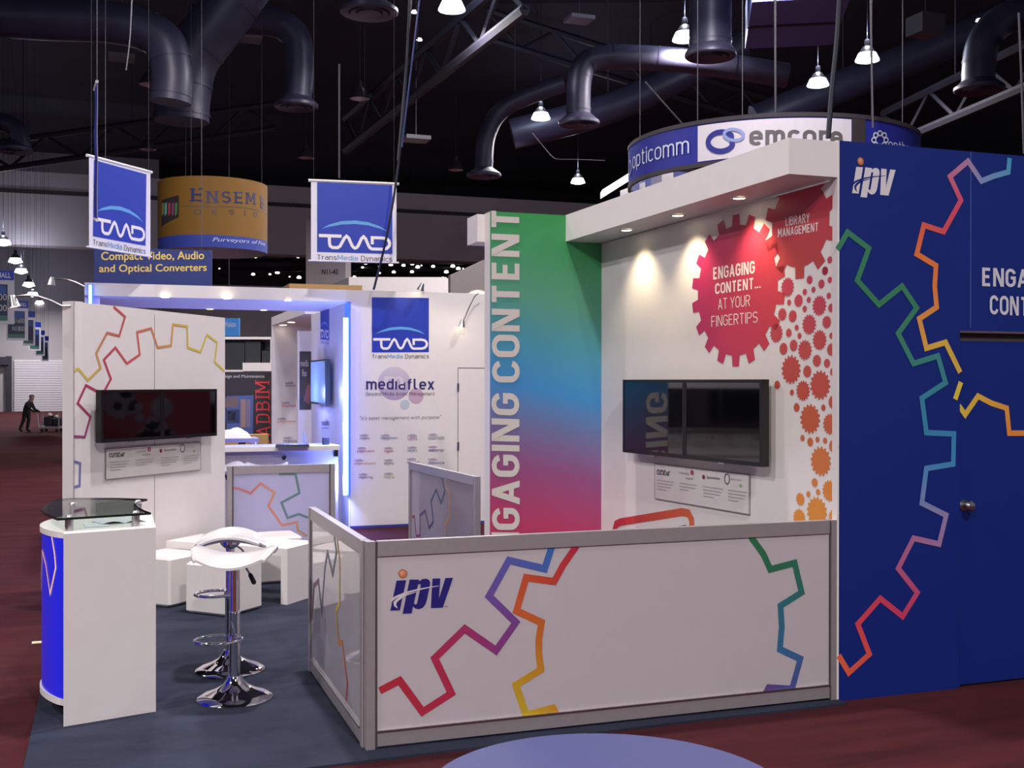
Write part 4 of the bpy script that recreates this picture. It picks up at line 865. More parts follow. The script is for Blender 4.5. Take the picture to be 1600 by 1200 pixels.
# desk in front of the canopy opening
VD = 13.25; DP = Plane((onv(335, 600, VD).x, VD), (onv(531, 600, VD).x, VD)); ztop = 1.005
r = thing('service_desk', 'long white bar-height desk across the opening of the canopied stand', 'desk', (1.6, VD + 0.2, 0))
b = MB(); b.pbox(DP, 0, DP.len, 0, ztop - 0.05, -0.16, -0.1, mat('grey_desk_front', (166, 158, 168), 0.5)); b.build('front_panel', r)
b = MB(); b.pbox(DP, -0.02, DP.len, ztop - 0.05, ztop, -0.6, 0.0, WHITE); b.build('desktop', r)
q = DP.px(446, 716); p = DP.at(q[0], q[1], -0.1); b = MB(); Mk = Matrix.Translation(p) @ Matrix.Rotation(pi / 2, 4, 'X'); b.lathe([(0, 0.012), (0.02, 0.012), (0.027, 0.006), (0.028, 0)], BLACK, n=20, M=Mk); b.build('cable_grommet', r)
b = MB(); q = DP.px(526, 709); b.pbox(DP, q[0] - 0.02, q[0] + 0.025, ztop - 0.13, ztop - 0.052, -0.1, -0.04, BLACK); b.build('socket_box', r)
# things on the desk
p = onz(457, 698, ztop); r = thing('laptop', 'dark grey closed laptop lying flat on the white desk', 'laptop', (p.x, p.y, ztop))
M = Matrix.Translation((p.x, p.y, ztop)) @ Matrix.Rotation(-0.15, 4, 'Z')
b = MB(); b.box(-0.19, 0.19, -0.12, 0.12, 0.001, 0.02, mat('grey_laptop', (74, 74, 78), 0.4), M); b.build('base', r)
b = MB(); b.box(-0.185, 0.185, -0.115, 0.115, 0.0205, 0.03, mat('dark_laptop_lid', (50, 50, 54), 0.4), M); b.build('lid', r)
p = onz(476, 694, ztop); b = MB(); b.box(p.x - 0.012, p.x + 0.012, p.y - 0.03, p.y + 0.0, ztop, ztop + 0.13, mat('blue_box', (110, 116, 190), 0.4)); b.box(p.x - 0.04, p.x + 0.04, p.y - 0.05, p.y + 0.02, ztop, ztop + 0.008, BLACK); tag(b.build('leaflet_holder'), 'slim blue upright leaflet holder on the desk beside the laptop', 'holder')
q = onz(509, 695, ztop); b = MB(); b.box(q.x - 0.04, q.x + 0.04, q.y - 0.03, q.y + 0.03, ztop, ztop + 0.085, BLACK, bev=0.006); tag(b.build('phone_box'), 'small black box at the end of the desk by the light strip', 'box')
for i, (px, py, rz, lb) in enumerate(((346, 726, 0.5, 'white wave-seat bar stool at the white desk, half hidden by the angled wall'), (417, 726, -0.3, 'white wave-seat bar stool in the middle of the white desk'))):
    p = dep(px, py, 12.3); s = bar_stool(lb, rz, (p.x, p.y, 0.0), 0.2, 0.33, 1.0)
    for ch in s.children:
        if ch.name.startswith(('seat', 'lever')): ch.location.z += 0.045
        if ch.name.startswith('column'): ch.scale.z = 1.058
# swing-arm lamps
def arm_lamp(label, pts, D, head):
    P = [dep(x, y, D) for x, y in pts]; r = thing('arm_spotlight', label, 'spotlight', P[0], 0, 'clip-on arm spotlights')
    b = MB(); b.tube(P, 0.008, STEEL, 8); b.build('arm', r)
    h = P[-1]; d = Vector((0.1, -0.4, -1)).normalized() if head is None else (dep(*head, D) - h).normalized(); Mh = Matrix.Translation(h) @ d.to_track_quat('Z', 'Y').to_matrix().to_4x4()
    b = MB(); b.lathe([(0, -0.03), (0.02, -0.03), (0.03, 0.0), (0.045, 0.06)], STEEL, n=16, M=Mh); b.lathe([(0, 0.05), (0.04, 0.052)], WARMB, n=16, M=Mh); b.build('lamp_head', r)
arm_lamp('arm spotlight curving left from the top of the angled lounge wall', [(110, 478), (97, 478), (80, 470), (60, 463), (42, 461), (26, 463), (20, 468)], 8.58, (24, 486))
arm_lamp('arm spotlight curving left from the canopy end column', [(137, 451), (120, 442), (105, 437), (92, 435.5), (81, 437)], 12.66, (79, 450))
arm_lamp('arm spotlight hanging on bent wire down the white logo wall', [(748, 457), (741, 464), (733, 480), (726, 497), (722, 503)], 14.0, (721, 512))
arm_lamp('short arm spotlight standing on the top edge above the blue logo square', [(662, 456), (661, 450), (659, 446.5)], 13.8, (657, 452))
for px, py in ((662, 446), (735, 470)):
    p = onv(px, py, VT - 0.55); l = light('wall_spot', 'SPOT', p, 4, (1.0, 0.86, 0.66), spot_size=radians(120), spot_blend=0.9, shadow_soft_size=0.06); aim(l, p + Vector((0, 0.5, -0.75)))

# ================================================================== HANGING LOGO BANNERS
def banner(label, c, sq, bowx=0.0, D=None):
    """c: the four pixel corners tl, tr, br, bl with depths; sq: blue square tl, tr, bl pixels."""
    (tlx, tly, d0), (trx, try_, d1) = c[0], c[1]
    T0, T1 = dep(tlx, tly, d0), dep(trx, try_, d1); pl = Plane(T0, T1); zt = (T0.z + T1.z) / 2; z0 = (pl.px(*c[3])[1] + pl.px(*c[2])[1]) / 2
    r = thing('hanging_banner', label, 'banner', pl.at(pl.len / 2, z0), 0, 'white bordered blue banners')
    b = MB(); b.pbox(pl, 0, pl.len, z0, zt - 0.012, -0.004, 0.0, CLOTH); b.build('cloth', r)
    for z, nm in ((zt, 'top_rod'), (z0, 'bottom_rod')):
        b = MB(); b.tube([pl.at(-0.03, z, -0.006), pl.at(pl.len + 0.03, z, -0.006)], 0.016 if nm == 'top_rod' else 0.009, WHITE, 10); b.build(nm, r)
    if sq:
        b = MB(); tmd(b, pl, *sq, 0.003, True); b.build('print', r)
    b = MB()
    for a in (0.03, pl.len - 0.03): b.tube([pl.at(a, zt), pl.at(a, 15.02)], 0.002, DARKST, 5)
    b.build('wire', r)
    return pl
banner('blue and white banner facing the front, above the white logo wall', [(486, 281.5, 13.07), (619.5, 287.5, 13.3), (617.5, 409.5), (486.5, 408)], ((495.5, 284.5), (613, 289.5), (495.5, 393.5)))
banner('blue and white banner turned sideways, above the canopy end', [(139.5, 243, 11.7), (235, 269, 12.6), (231.5, 400), (138.5, 386)], ((146.5, 250), (228.5, 272.5), (145, 369)))
# the banner seen on edge, curled at top and bottom
r = thing('hanging_banner', 'banner seen edge-on in front of another banner, above the reception counter', 'banner', dep(150, 345, 8.75), 0, 'white bordered blue banners')
BCL = mat('blue_cloth', (44, 56, 150), 0.7, trans=0.3)
e0, e1 = dep(151, 300, 8.75), dep(148.3, 300, 9.9)
b = MB(); vs = []; fs = []; nz = 12
for k in range(nz + 1):
    y = 128 + (345 - 128) * k / nz; w = 3.2 * sin(k * 1.1) * 0.3
    A = dep(151.5 + w * 0.4, y, 8.75); B = dep(147.6 + w, y * 0.93 + 22, 9.75); vs += [A, B]
fs = [(2 * k, 2 * k + 1, 2 * k + 3, 2 * k + 2) for k in range(nz)]; b.add(vs, fs, BCL, smooth=True)
vs2 = [v + Vector((0.006, 0, 0)) for v in vs]; b.add(vs2, fs, CLOTH, smooth=True); b.build('cloth', r)
for y0, nm in ((127, 'top_rod'), (344, 'bottom_rod')):
    A = dep(151.5, y0, 8.7); B = dep(147.6, y0 * 0.93 + 22, 9.8); b = MB(); b.tube([A, B], 0.012, WHITE, 8); b.build(nm, r)
A = dep(151.5, 127, 8.7); b = MB(); b.tube([A, Vector((A.x, A.y, 15))], 0.003, WIRE, 5); b.build('wire', r)

# ================================================================== HANGING SIGNS
# round yellow sign
D = 25.0; c = dep(333, 330, D); RY = 83.0 / F * D; cy = Cyl((c.x, c.y), RY)
r = thing('round_hanging_sign', 'yellow and blue drum-shaped sign hanging in the dark hall', 'hanging sign', (c.x, c.y, 4.6))
zY1 = cy.px(333, 275)[1]; zY0 = cy.px(333, 386)[1]; zYb = cy.px(333, 367)[1]
YEL = mat('yellow_sign_cloth', (118, 82, 14), 0.7, trans=0.2); BLS = mat('blue_sign_cloth', (30, 48, 130), 0.7)
b = MB(); b.lathe([(RY, zYb), (RY, zY1)], YEL, c=(c.x, c.y, 0), n=64); b.lathe([(RY - 0.01, zY1), (RY - 0.01, zY0)], mat('grey_lining', (200, 190, 198), 0.8), c=(c.x, c.y, 0), n=64); b.lathe([(0, zY1), (RY - 0.01, zY1)], mat('grey_lining', (200, 190, 198), 0.8), c=(c.x, c.y, 0), n=64); b.build('drum', r)
b = MB(); b.lathe([(RY, zY0), (RY, zYb)], BLS, c=(c.x, c.y, 0), n=64); b.build('lower_band', r)
b = MB(); ND = C3(20, 24, 74)
def ctext(cyl, t, bl, br, tl, col, **k): b.text(cyl, t, bl, br, tl, col, **k)
class YQ:   # lettering runs on round the drum: px gives arc positions, read off where the letters face the viewer
    at = staticmethod(cy.at)
    @staticmethod
    def px(x, y):
        if x <= 400: return cy.px(x, y)
        q = cy.px(400, y); return (q[0] + (x - 400) * 0.034, q[1])
b.text(cy, 'E', (296, 316), (316.5, 316), (296, 293), ND, w=0.16, serif=True); b.text(cy, 'NSEM', (321, 318), (400, 321), (321, 298), ND, w=0.15, space=1.1, serif=True)
b.text(YQ, 'BLE', (404, 323), (425, 334), (404, 303), ND, w=0.15, space=1.1, serif=True)
b.text(cy, 'DESIG', (304, 335), (402, 339), (304, 327.5), C3(62, 52, 60), w=0.13, space=5.0); b.stroke(cy, [cy.px(x, 322 + 8.0 * max(0, (x - 345) / 67) ** 2) for x in range(282, 413, 5)], 0.018, [C3(84, 70, 56)], 0.005)
b.text(cy, 'Purveyors of Fine', (332, 379), (414, 386), (332, 371), C3(170, 176, 206), -0.004, shear=0.3)

for k in range(9):
    x0, x1 = 252.5 + 3 * k, 255.5 + 3 * k; t0, t1 = (314 - 9 * (k / 9) ** 0.7 for k in (k, k + 1)); u0_, u1_ = (354 - 15 * (k / 9) ** 0.8 for k in (k, k + 1))
    b.ink(cy, [[cy.px(x0, u0_), cy.px(x1, u1_), cy.px(x1, t1), cy.px(x0, t0)]], C3(40, 30, 34), 0.004)

for x, cl in ((255, (120, 116, 60)), (259.5, (90, 150, 140)), (265, (150, 50, 70)), (270.5, (110, 60, 90)), (275.5, (70, 110, 60))): b.ink(cy, [[cy.px(*p) for p in ((x - 1.8, 318), (x + 1.8, 316), (x + 1.8, 334), (x - 1.8, 338))]], C3(*cl), 0.008)
b.build('lettering_print', r)
b = MB()
for k in range(3): an = 2 * pi * k / 3; b.tube([(c.x + RY * 0.9 * cos(an), c.y + RY * 0.9 * sin(an), zY1), (c.x + RY * 0.9 * cos(an), c.y + RY * 0.9 * sin(an), 15.02)], 0.005, DARKST, 5)
b.build('wire', r)
# flat blue sign with yellow words
D = 22.0; p0, p1 = dep(147, 410, D), dep(331, 410, D * 1.02); pl = Plane(p0, p1)
r = thing('converter_sign', 'blue hanging sign with yellow words about converters, below the yellow drum', 'hanging sign', pl.at(pl.len / 2, 3.8))
b = MB(); b.pbox(pl, 0, pl.len, pl.px(200, 445)[1], pl.px(200, 388)[1], -0.12, 0, mat('blue_light_sign', (20, 38, 100), 0.5)); b.build('board', r)
b = MB(); YC = C3(206, 178, 84); b.text(pl, 'Compact Video, Audio', (158, 410.5), (319, 409), (158, 393.5), YC, 0.014); b.text(pl, 'and Optical Converters', (155, 429), (323, 427), (155, 413.5), YC, 0.014); b.text(pl, 'powered', (203, 436), (252, 436), (203, 432.5), C3(190, 196, 210), 0) if 0 else None; b.build('lettering_print', r)
b = MB()
for a in (0.2, pl.len - 0.2): b.tube([pl.at(a, pl.px(200, 388)[1], -0.06), pl.at(a, 15, -0.06)], 0.005, WIRE, 5)
b.build('wire', r)
# big ring sign behind the stand
D = 18.0; c = dep(1204, 240, D); RR = 221.0 / F * D; ring = Cyl((c.x, c.y), RR)
zR1 = ring.px(1204, 180)[1]; zR0 = ring.px(1100, 255)[1] - 0.02
r = thing('ring_hanging_sign', 'large hanging ring sign in blue and white above the gear wall', 'hanging sign', (c.x, c.y, zR0))
RB = mat('ring_blue_cloth', (32, 40, 150), 0.6, trans=0.2); RDK = mat('ring_dark_edge', (48, 42, 50), 0.7)
b = MB(); b.lathe([(RR, zR0), (RR, zR1)], RB, c=(c.x, c.y, 0), n=96); b.lathe([(RR - 0.03, zR1), (RR - 0.03, zR0)], mat('ring_inner', (120, 130, 190), 0.7), c=(c.x, c.y, 0), n=96); b.build('band', r)
b = MB()
for z in (zR1, zR0): b.lathe([(RR + 0.01, z - 0.03), (RR + 0.01, z + 0.03), (RR - 0.04, z + 0.03), (RR - 0.04, z - 0.03), (RR + 0.01, z - 0.03)], RDK, c=(c.x, c.y, 0), n=96)
b.build('edge_trim', r)
b = MB()
def cpanel(x0, x1, top, bot, col, off, round_r=0.0):
    a0, a1 = ring.px(x0, 230)[0], ring.px(x1, 230)[0]; n = 16; vs = []
    for k in range(n + 1):
        a = a0 + (a1 - a0) * k / n; vs += [ring.at(a, bot, off), ring.at(a, top, off)]
    b.add(vs, [(2 * k, 2 * k + 1, 2 * k + 3, 2 * k + 2) for k in range(n)], PRINT, [(*col, 1.0)] * len(vs))
cpanel(1090.5, 1330, zR1 - 0.05, zR0 + 0.05, C3(206, 200, 208), 0.006); cpanel(1331, 1352, zR1 - 0.03, zR0 + 0.03, C3(56, 50, 50), 0.006)
b.build('white_panel', r)
b = MB(); WT_ = C3(200, 206, 226)
b.text(ring, 'opticomm', (989.5, 269.5), (1077.5, 244.5), (989.5, 240), WT_, off=0.012, w=0.1)
o1 = ring.px(985, 262); b.stroke(ring, [(o1[0] + 0.12 * cos(t * pi / 8), o1[1] + 0.11 * sin(t * pi / 8)) for t in range(17)], 0.035, [C3(150, 160, 200)], 0.012)
def ell(pl, cx, cy_, rx, ry, rot, w, col, off, t0=0, t1=2 * pi, n=36, cut=None):
    pts = []
    for k in range(n + 1):
        t = t0 + (t1 - t0) * k / n; x = rx * cos(t); y = ry * sin(t)
        if cut: x = min(x, cut)
        pts.append(pl.px(cx + x * cos(rot) - y * sin(rot), cy_ + x * sin(rot) + y * cos(rot)))
    b.stroke(pl, pts, w, [col], off)
ell(ring, 1127, 221.5, 20, 15, -0.12, 0.075, C3(40, 44, 130), 0.014, cut=17); ell(ring, 1147, 211, 15, 8.5, 0.1, 0.045, C3(136, 150, 200), 0.016)
b.text(ring, 'emcore', (1171, 227.5), (1316, 229), (1171, 204.5), C3(92, 86, 88), off=0.012, w=0.2)
for k in range(8):
    an = 2 * pi * k / 8; ell(ring, 1374 + 9.5 * cos(an), 219 + 10.5 * sin(an), 3.2, 3.8, 0, 0.02, WT_, 0.012, n=12)
b.text(ring, 'opthos', (1387, 236), (1424, 245), (1387, 217), WT_, off=0.012, w=0.1)
b.build('lettering_print', r)
b = MB()
for px in (1000, 1090, 1160, 1212, 1362, 1410):
    a, z = ring.px(px, 220); P = ring.at(a, zR1); b.tube([P, Vector((P.x, P.y, 15.02))], 0.007, WIRE, 6)
b.build('wire', r)
# lit stand tops under the ring
b = MB(); D = 19.0
for (x0, y0, x1, y1, h) in ((941, 306, 987, 285, 9), ):
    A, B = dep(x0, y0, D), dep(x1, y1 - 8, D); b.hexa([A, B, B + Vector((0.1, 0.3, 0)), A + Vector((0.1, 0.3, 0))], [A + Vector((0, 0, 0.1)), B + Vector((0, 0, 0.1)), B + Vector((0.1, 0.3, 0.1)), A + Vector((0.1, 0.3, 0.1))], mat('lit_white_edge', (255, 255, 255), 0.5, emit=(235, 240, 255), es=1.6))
tag(b.build('lit_roof_edge'), 'bright slanting white edge of a stand roof left of the ring sign', 'roof edge')
b = MB()
A = dep(985, 292, D); B = dep(1008, 284, D); b.hexa([Vector((A.x, A.y, 0)), Vector((B.x, B.y, 0)), Vector((B.x, B.y + 0.4, 0)), Vector((A.x, A.y + 0.4, 0))], [A, B, B + Vector((0, 0.4, 0)), A + Vector((0, 0.4, 0))], WHITE)
tag(b.build('stand_tower'), 'white stand tower top just under the ring sign', 'stand tower')
A = dep(1034, 273, D); B = dep(1052, 268, D); b = MB(); b.hexa([Vector((A.x, A.y, 0)), Vector((B.x, B.y, 0)), Vector((B.x, B.y + 0.4, 0)), Vector((A.x, A.y + 0.4, 0))], [A, B, B + Vector((0, 0.4, 0)), A + Vector((0, 0.4, 0))], WHITE)
tag(b.build('stand_tower'), 'white stand tower top under the dark gap of the ring sign', 'stand tower')
# ================================================================== HALL: LAMPS
ZLAMP = 10.0
def hang(r):   # stretch the cord up to the ceiling
    s = r.scale[0]
    for ch in r.children:
        if ch.name.startswith('cord'): ch.scale.z = (15.02 - r.location.z) / s - ch.location.z
    return r
def pendant(label, loc, lit=True, group='hall pendant lamps'):
    r = thing('pendant_lamp', label, 'ceiling lamp', (0, 0, 0), 0, group)
    b = MB(); b.lathe([(0.30, 0.0), (0.285, 0.05), (0.2, 0.22), (0.13, 0.33), (0.10, 0.36), (0, 0.36)], SHADE, n=28); b.build('shade', r)
    b = MB(); b.lathe([(0.07, 0.36), (0.07, 0.50), (0.05, 0.55), (0, 0.55)], DARKST, n=14); b.build('ballast', r)
    b = MB()
    if lit: b.lathe([(0, -0.07), (0.10, -0.05), (0.2, -0.015), (0.27, 0.02), (0.28, 0.05)], BULB, n=24)
    else: b.lathe([(0, 0.2), (0.12, 0.2), (0.2, 0.1), (0.28, 0.015)], DIMB, n=24)
    b.build('bulb' if lit else 'reflector', r)
    if lit: b = MB(); b.lathe([(0.304, -0.002), (0.30, 0.03), (0.27, 0.09), (0.225, 0.19)], mat('glowing_reflector_rim', (255, 255, 255), 0.4, emit=(250, 248, 255), es=2.2), n=24); b.build('glass_rim', r)
    b = MB(); b.tube([(0, 0, 0), (0, 0, 1)], 0.010, DARKST, 6); b.build('cord', r).location = (0, 0, 0.53)
    r.location = loc; return hang(r)
def lamp_light(loc, e=None):
    o = light('pendant_light', 'AREA', (loc[0], loc[1], loc[2] - 0.12), LAMP_W if e is None else e, LAMP_COL, shape='DISK', size=0.5); o.data.spread = radians(170)
    light('pendant_uplight', 'POINT', (loc[0], loc[1], loc[2] + 0.75), UP_W, (0.72, 0.78, 1.0), shadow_soft_size=0.15); return o
LIT = [(706, 16, 'lit hall lamp at the top edge, above the banner facing the front'), (1070, 63, 'lit hall lamp beside the round air diffuser above the ring sign'), (845, 186, 'lit hall lamp between the two elbow ducts'),
       (1355, 95, 'lit hall lamp above the blue wall, close to thick cable'), (1278, 134, 'bright round hall lamp above the ring sign'), (903, 286, 'small lit hall lamp just above the soffit of the gear wall')]
LP = None
for px, py, lb in LIT:
    p = onz(px, py, ZLAMP)
    if LP is None: LP = pendant(lb, p)
    else: hang(dup(LP, p, 0, lb))
    lamp_light(p, 1600 if py > 180 else 520)
# the row of lit lamps over the left aisle
for k, (px, py, D) in enumerate(((5, 382, 45), (24, 410, 50), (33, 426, 54), (45, 447, 58), (51, 462, 62), (62, 475, 66))):
    p = dep(px, py, D); hang(dup(LP, p, 0, ('nearest', 'second', 'third', 'fourth', 'fifth', 'last')[k] + ' lit lamp in the row receding over the left aisle'))
    if k in (0, 2, 4): lamp_light(p, 500)
UN = None
for px, py, lb in ((562, 155, 'dim brass-looking hall lamp above the banner facing the front'), (234, 133, 'unlit hall lamp at upper left, above the yellow drum sign'), (231, 234, 'unlit hall lamp just over the yellow drum sign'),
                   (478, 247, 'unlit hall lamp left of the hanging steel rod'), (712, 266, 'unlit hall lamp near the distant round diffuser')):
    p = onz(px, py, ZLAMP)
    if UN is None: UN = pendant(lb, p, False)
    else: hang(dup(UN, p, 0, lb))
for px, py, D, lb in ((648, 20, 34, 'tiny bright lamp left of the top-edge lamp, by the thick cable'), (655, 63, 38, 'tiny lamp under the other tiny one, by the thick cable'), (1530, 33, 34, 'tiny bright lamp on the bend of the right duct')):
    p = dep(px, py, D); hang(dup(LP, p, 0, lb, scale=0.35))
# lamps added out of view, over and behind the viewer, to light the stand
for x, y, e in ((-7, 3, 650), (2, -4, 1050), (11, 2, 150), (1.9, 7.2, 540), (7.5, 11, 500), (-11, 13, 600), (1, 19, 700), (11, 19, 600), (-8, -7, 1900)):
    hang(dup(LP, (x, y, ZLAMP), 0, 'added hall lamp hanging unseen overhead to light the stand', 'added overhead lamps'))
    lamp_light((x, y, ZLAMP), e)

# ================================================================== HALL: DUCTS, DIFFUSERS, BEAMS, CABLES
def smooth(pts, n=6):
    P = [pts[0]] + list(pts) + [pts[-1]]; out = []
    for i in range(1, len(P) - 2):
        for k in range(n):
            t = k / n; a, b_, c, d = P[i - 1], P[i], P[i + 1], P[i + 2]
            out.append(0.5 * ((2 * b_) + (c - a) * t + (2 * a - 5 * b_ + 4 * c - d) * t * t + (3 * b_ - a - 3 * c + d) * t ** 3))
    return out + [pts[-1]]
def duct(label, pts, D, rpx, diff=None, Ds=None):
    P = smooth([dep(x, y, (Ds[i] if Ds else D)) for i, (x, y) in enumerate(pts)]); r = thing('air_duct', label, 'air duct', P[-1])
    R = rpx / F * D; b = MB(); b.tube(P, R, DUCT, 20)
    for k in range(4, len(P) - 1, 6):
        t = (P[k + 1] - P[k - 1]).normalized() * 0.03; b.tube([P[k] - t, P[k] + t], R * 1.03, DUCT, 20, False)
    b.build('pipe', r)
    if diff:
        c = dep(diff[0], diff[1], D); q = diff[2] / F * D
        b = MB(); b.lathe([(R * 0.9, 0.3), (q, 0.10), (q, 0.03), (q * 0.94, 0.0), (q * 0.72, 0.03), (q * 0.70, 0.06), (q * 0.66, 0.0), (q * 0.48, 0.03), (q * 0.46, 0.06), (q * 0.42, 0.0), (q * 0.2, 0.03), (0, 0.02)], DUCT, c=c, n=36); b.build('diffuser', r)
    b = MB(); p = P[len(P) // 3]; b.tube([p, Vector((p.x, p.y, 15))], 0.015, WIRE, 5); b.build('hanger', r)
    return r
duct('silver elbow duct bending down to a diffuser above the soffit', [(1230, 118), (1100, 98), (1000, 90), (945, 90), (915, 100), (905, 130), (904, 187)], 28, 19, (905, 196, 32))
duct('vertical duct with wide round diffuser, beside the lit lamp above the ring sign', [(1112, -60), (1110, 20), (1110, 78)], 25, 33, (1110, 90, 40))
duct('vertical duct with round diffuser at the top edge of the picture', [(577, -60), (577, -20), (577, 8)], 24, 26, (577, 22, 45))
duct('elbow duct with round diffuser above the yellow drum, right of large dark pipe', [(300, 30), (360, 30), (425, 34), (460, 55), (467, 100), (464, 158)], 28, 23, (463, 169, 34))
duct('large dark pipe bending down at the upper left corner', [(-80, 20), (60, 30), (180, 36), (250, 60), (268, 110), (266, 160)], 24, 32)
duct('broad dark pipe running down from the top edge above the yellow drum', [(400, -50), (345, 30), (300, 90), (286, 150), (284, 190)], 26, 42)
duct('elbow duct with diffuser in the upper right corner', [(1690, 0), (1610, 16), (1560, 36), (1535, 70), (1529, 110), (1529, 134)], 27, 25, (1530, 143, 38))
duct('small distant elbow duct with faint diffuser right of the front banner', [(880, 130), (820, 152), (780, 176), (760, 214), (756, 266)], 34, 14, (756, 277, 27))
duct('far elbow duct ending in a faint diffuser at the left, over the aisle', [(-60, 180), (0, 190), (28, 205), (36, 240)], 30, 14, (24, 238, 26))
duct('long straight duct crossing behind the ring sign towards the upper right', [(1180, 190), (1400, 100), (1640, 0)], 36, 26)
duct('long slanting duct behind the silver elbow duct', [(800, 210), (950, 170), (1060, 120), (1160, 70)], 38, 24)
b = MB()
M0 = dep(1245, 20, 24); b.box(-1.0, 0.9, -1.6, 1.6, -0.25, 0.7, mat('pale_blue_duct', (96, 104, 170), 0.5, 0.2), Matrix.Translation(M0) @ Matrix.Rotation(-0.5, 4, 'Z'))
b.box(-1.02, 0.92, -0.06, 0.06, -0.27, 0.72, DARKST, Matrix.Translation(M0) @ Matrix.Rotation(-0.5, 4, 'Z'))
tag(b.build('rectangular_duct'), 'pale rectangular duct at the top edge between two lit lamps', 'air duct')
b = MB(); p = dep(1446, 42, 27); b.box(p.x - 0.33, p.x + 0.33, p.y - 0.3, p.y + 0.3, p.z - 0.2, p.z + 0.25, mat('grey_speaker', (66, 62, 70), 0.6)); b.tube([(p.x, p.y, p.z + 0.2), (p.x, p.y, 15)], 0.012, WIRE, 5)
tag(b.build('hanging_speaker'), 'grey box-shaped speaker hanging in front of the upper right ducts', 'speaker')
for px, py, lb in ((905, 30, 'small pale flat panel hanging above the silver elbow duct'), (190, 90, 'small pale flat panel hanging at upper left beside the large dark pipe'), (650, 217, 'small pale flat panel hanging above the front banner'), (388 * 3 // 3, 60, 'small faint panel hanging near the broad dark pipe')):
    p = dep(px, py, 30); b = MB(); b.box(p.x - 0.33, p.x + 0.33, p.y - 0.3, p.y + 0.3, p.z - 0.05, p.z + 0.05, mat('pale_panel', (104, 100, 108), 0.6)); b.tube([(p.x, p.y, p.z), (p.x, p.y, 15)], 0.01, WIRE, 5); tag(b.build('hanging_baffle'), lb, 'ceiling baffle')
def beam(label, a, b_, w):
    r = thing('roof_truss', label, 'roof truss', (a + b_) / 2); d = b_ - a; n = max(4, int(d.length / 1.2)); h = 1.0
    for nm, z in (('top_chord', h), ('bottom_chord', 0)):
        m = MB(); m.tube([a + Vector((0, 0, z)), b_ + Vector((0, 0, z))], w, DARKST, 6); m.build(nm, r)
    m = MB()
    for k in range(n): m.tube([a + d * (k / n) + Vector((0, 0, 0 if k % 2 else h)), a + d * ((k + 1) / n) + Vector((0, 0, h if k % 2 else 0))], w * 0.5, DARKST, 5)
    m.build('web', r)
    m = MB()
    for t in (0.15, 0.5, 0.85):
        p = a + d * t; m.tube([p + Vector((0, 0, h)), Vector((p.x, p.y, 15.02))], 0.02, DARKST, 5)
    m.build('hanger', r)
beam('long dark truss slanting up to the right behind the hanging cable', dep(540, 235, 36), dep(820, 15, 24), 0.13)
beam('dark truss crossing the upper right corner above the blue wall', dep(1380, 230, 34), dep(1640, 120, 26), 0.12)
beam('dark truss across the top of the picture behind the lamps', dep(760, 60, 40), dep(1250, 210, 44), 0.12)
beam('dark truss over the upper left pipes', dep(-40, 270, 42), dep(430, 200, 46), 0.12)
for y in range(20, 60, 8):
    pass
def cable(label, pts, D, r, mt, cat='cable'):
    b = MB(); P = [dep(x, y, D[i] if isinstance(D, (list, tuple)) else D) for i, (x, y) in enumerate(pts)]; b.tube(smooth(P, 4), r, mt, 6); tag(b.build('hanging_cable'), label, cat, 'hanging cables and wires'); return P
cable('long dark cable slanting down in front of the front banner', [(641, -20), (634, 120), (622, 260), (604, 370), (584, 452)], [12.4, 12.6, 12.8, 12.9, 13.3], 0.014, CABLE)
cable('thin pale cable running beside the long dark cable', [(645, -20), (630, 150), (621, 250)], 12.9, 0.008, WIRE)
cable('blue cable crossing the long dark one near the top edge', [(658, -20), (648, 60), (636, 160), (628, 230)], 12.5, 0.009, mat('blue_cable', (40, 54, 110), 0.5))
cable('thick blue-grey cable crossing the ring sign', [(1313, -20), (1308, 60), (1300, 140), (1294, 216)], 12.5, 0.028, CABLE)
cable('thin steel wire above the left half of the ring sign', [(1211, -20), (1212, 176)], 17, 0.016, WIRE)
cable('thin steel wire above the small ring logo', [(1360, -20), (1362, 100), (1364, 200)], 15.5, 0.016, WIRE)
cable('steel wire at the right edge above the blue wall', [(1592, 20), (1596, 120), (1600, 240)], 12, 0.012, WIRE)
cable('short slanting steel wire above the ring sign lettering', [(1008, 128), (1066, 193)], 20, 0.014, WIRE)
cable('slanting wire from lit lamp to the gear wall soffit', [(832, 208), (849, 229), (862, 244), (870, 248.5), (884, 249), (910, 249.5), (945, 251)], 24, 0.008, WIRE)
cable('pale upright rod hanging above the front banner', [(530, 100), (530, 278)], 13.8, 0.012, WIRE)
cable('thin wire above the upper left unlit lamp', [(206, 0), (203, 60), (197, 110)], 20, 0.012, WIRE)

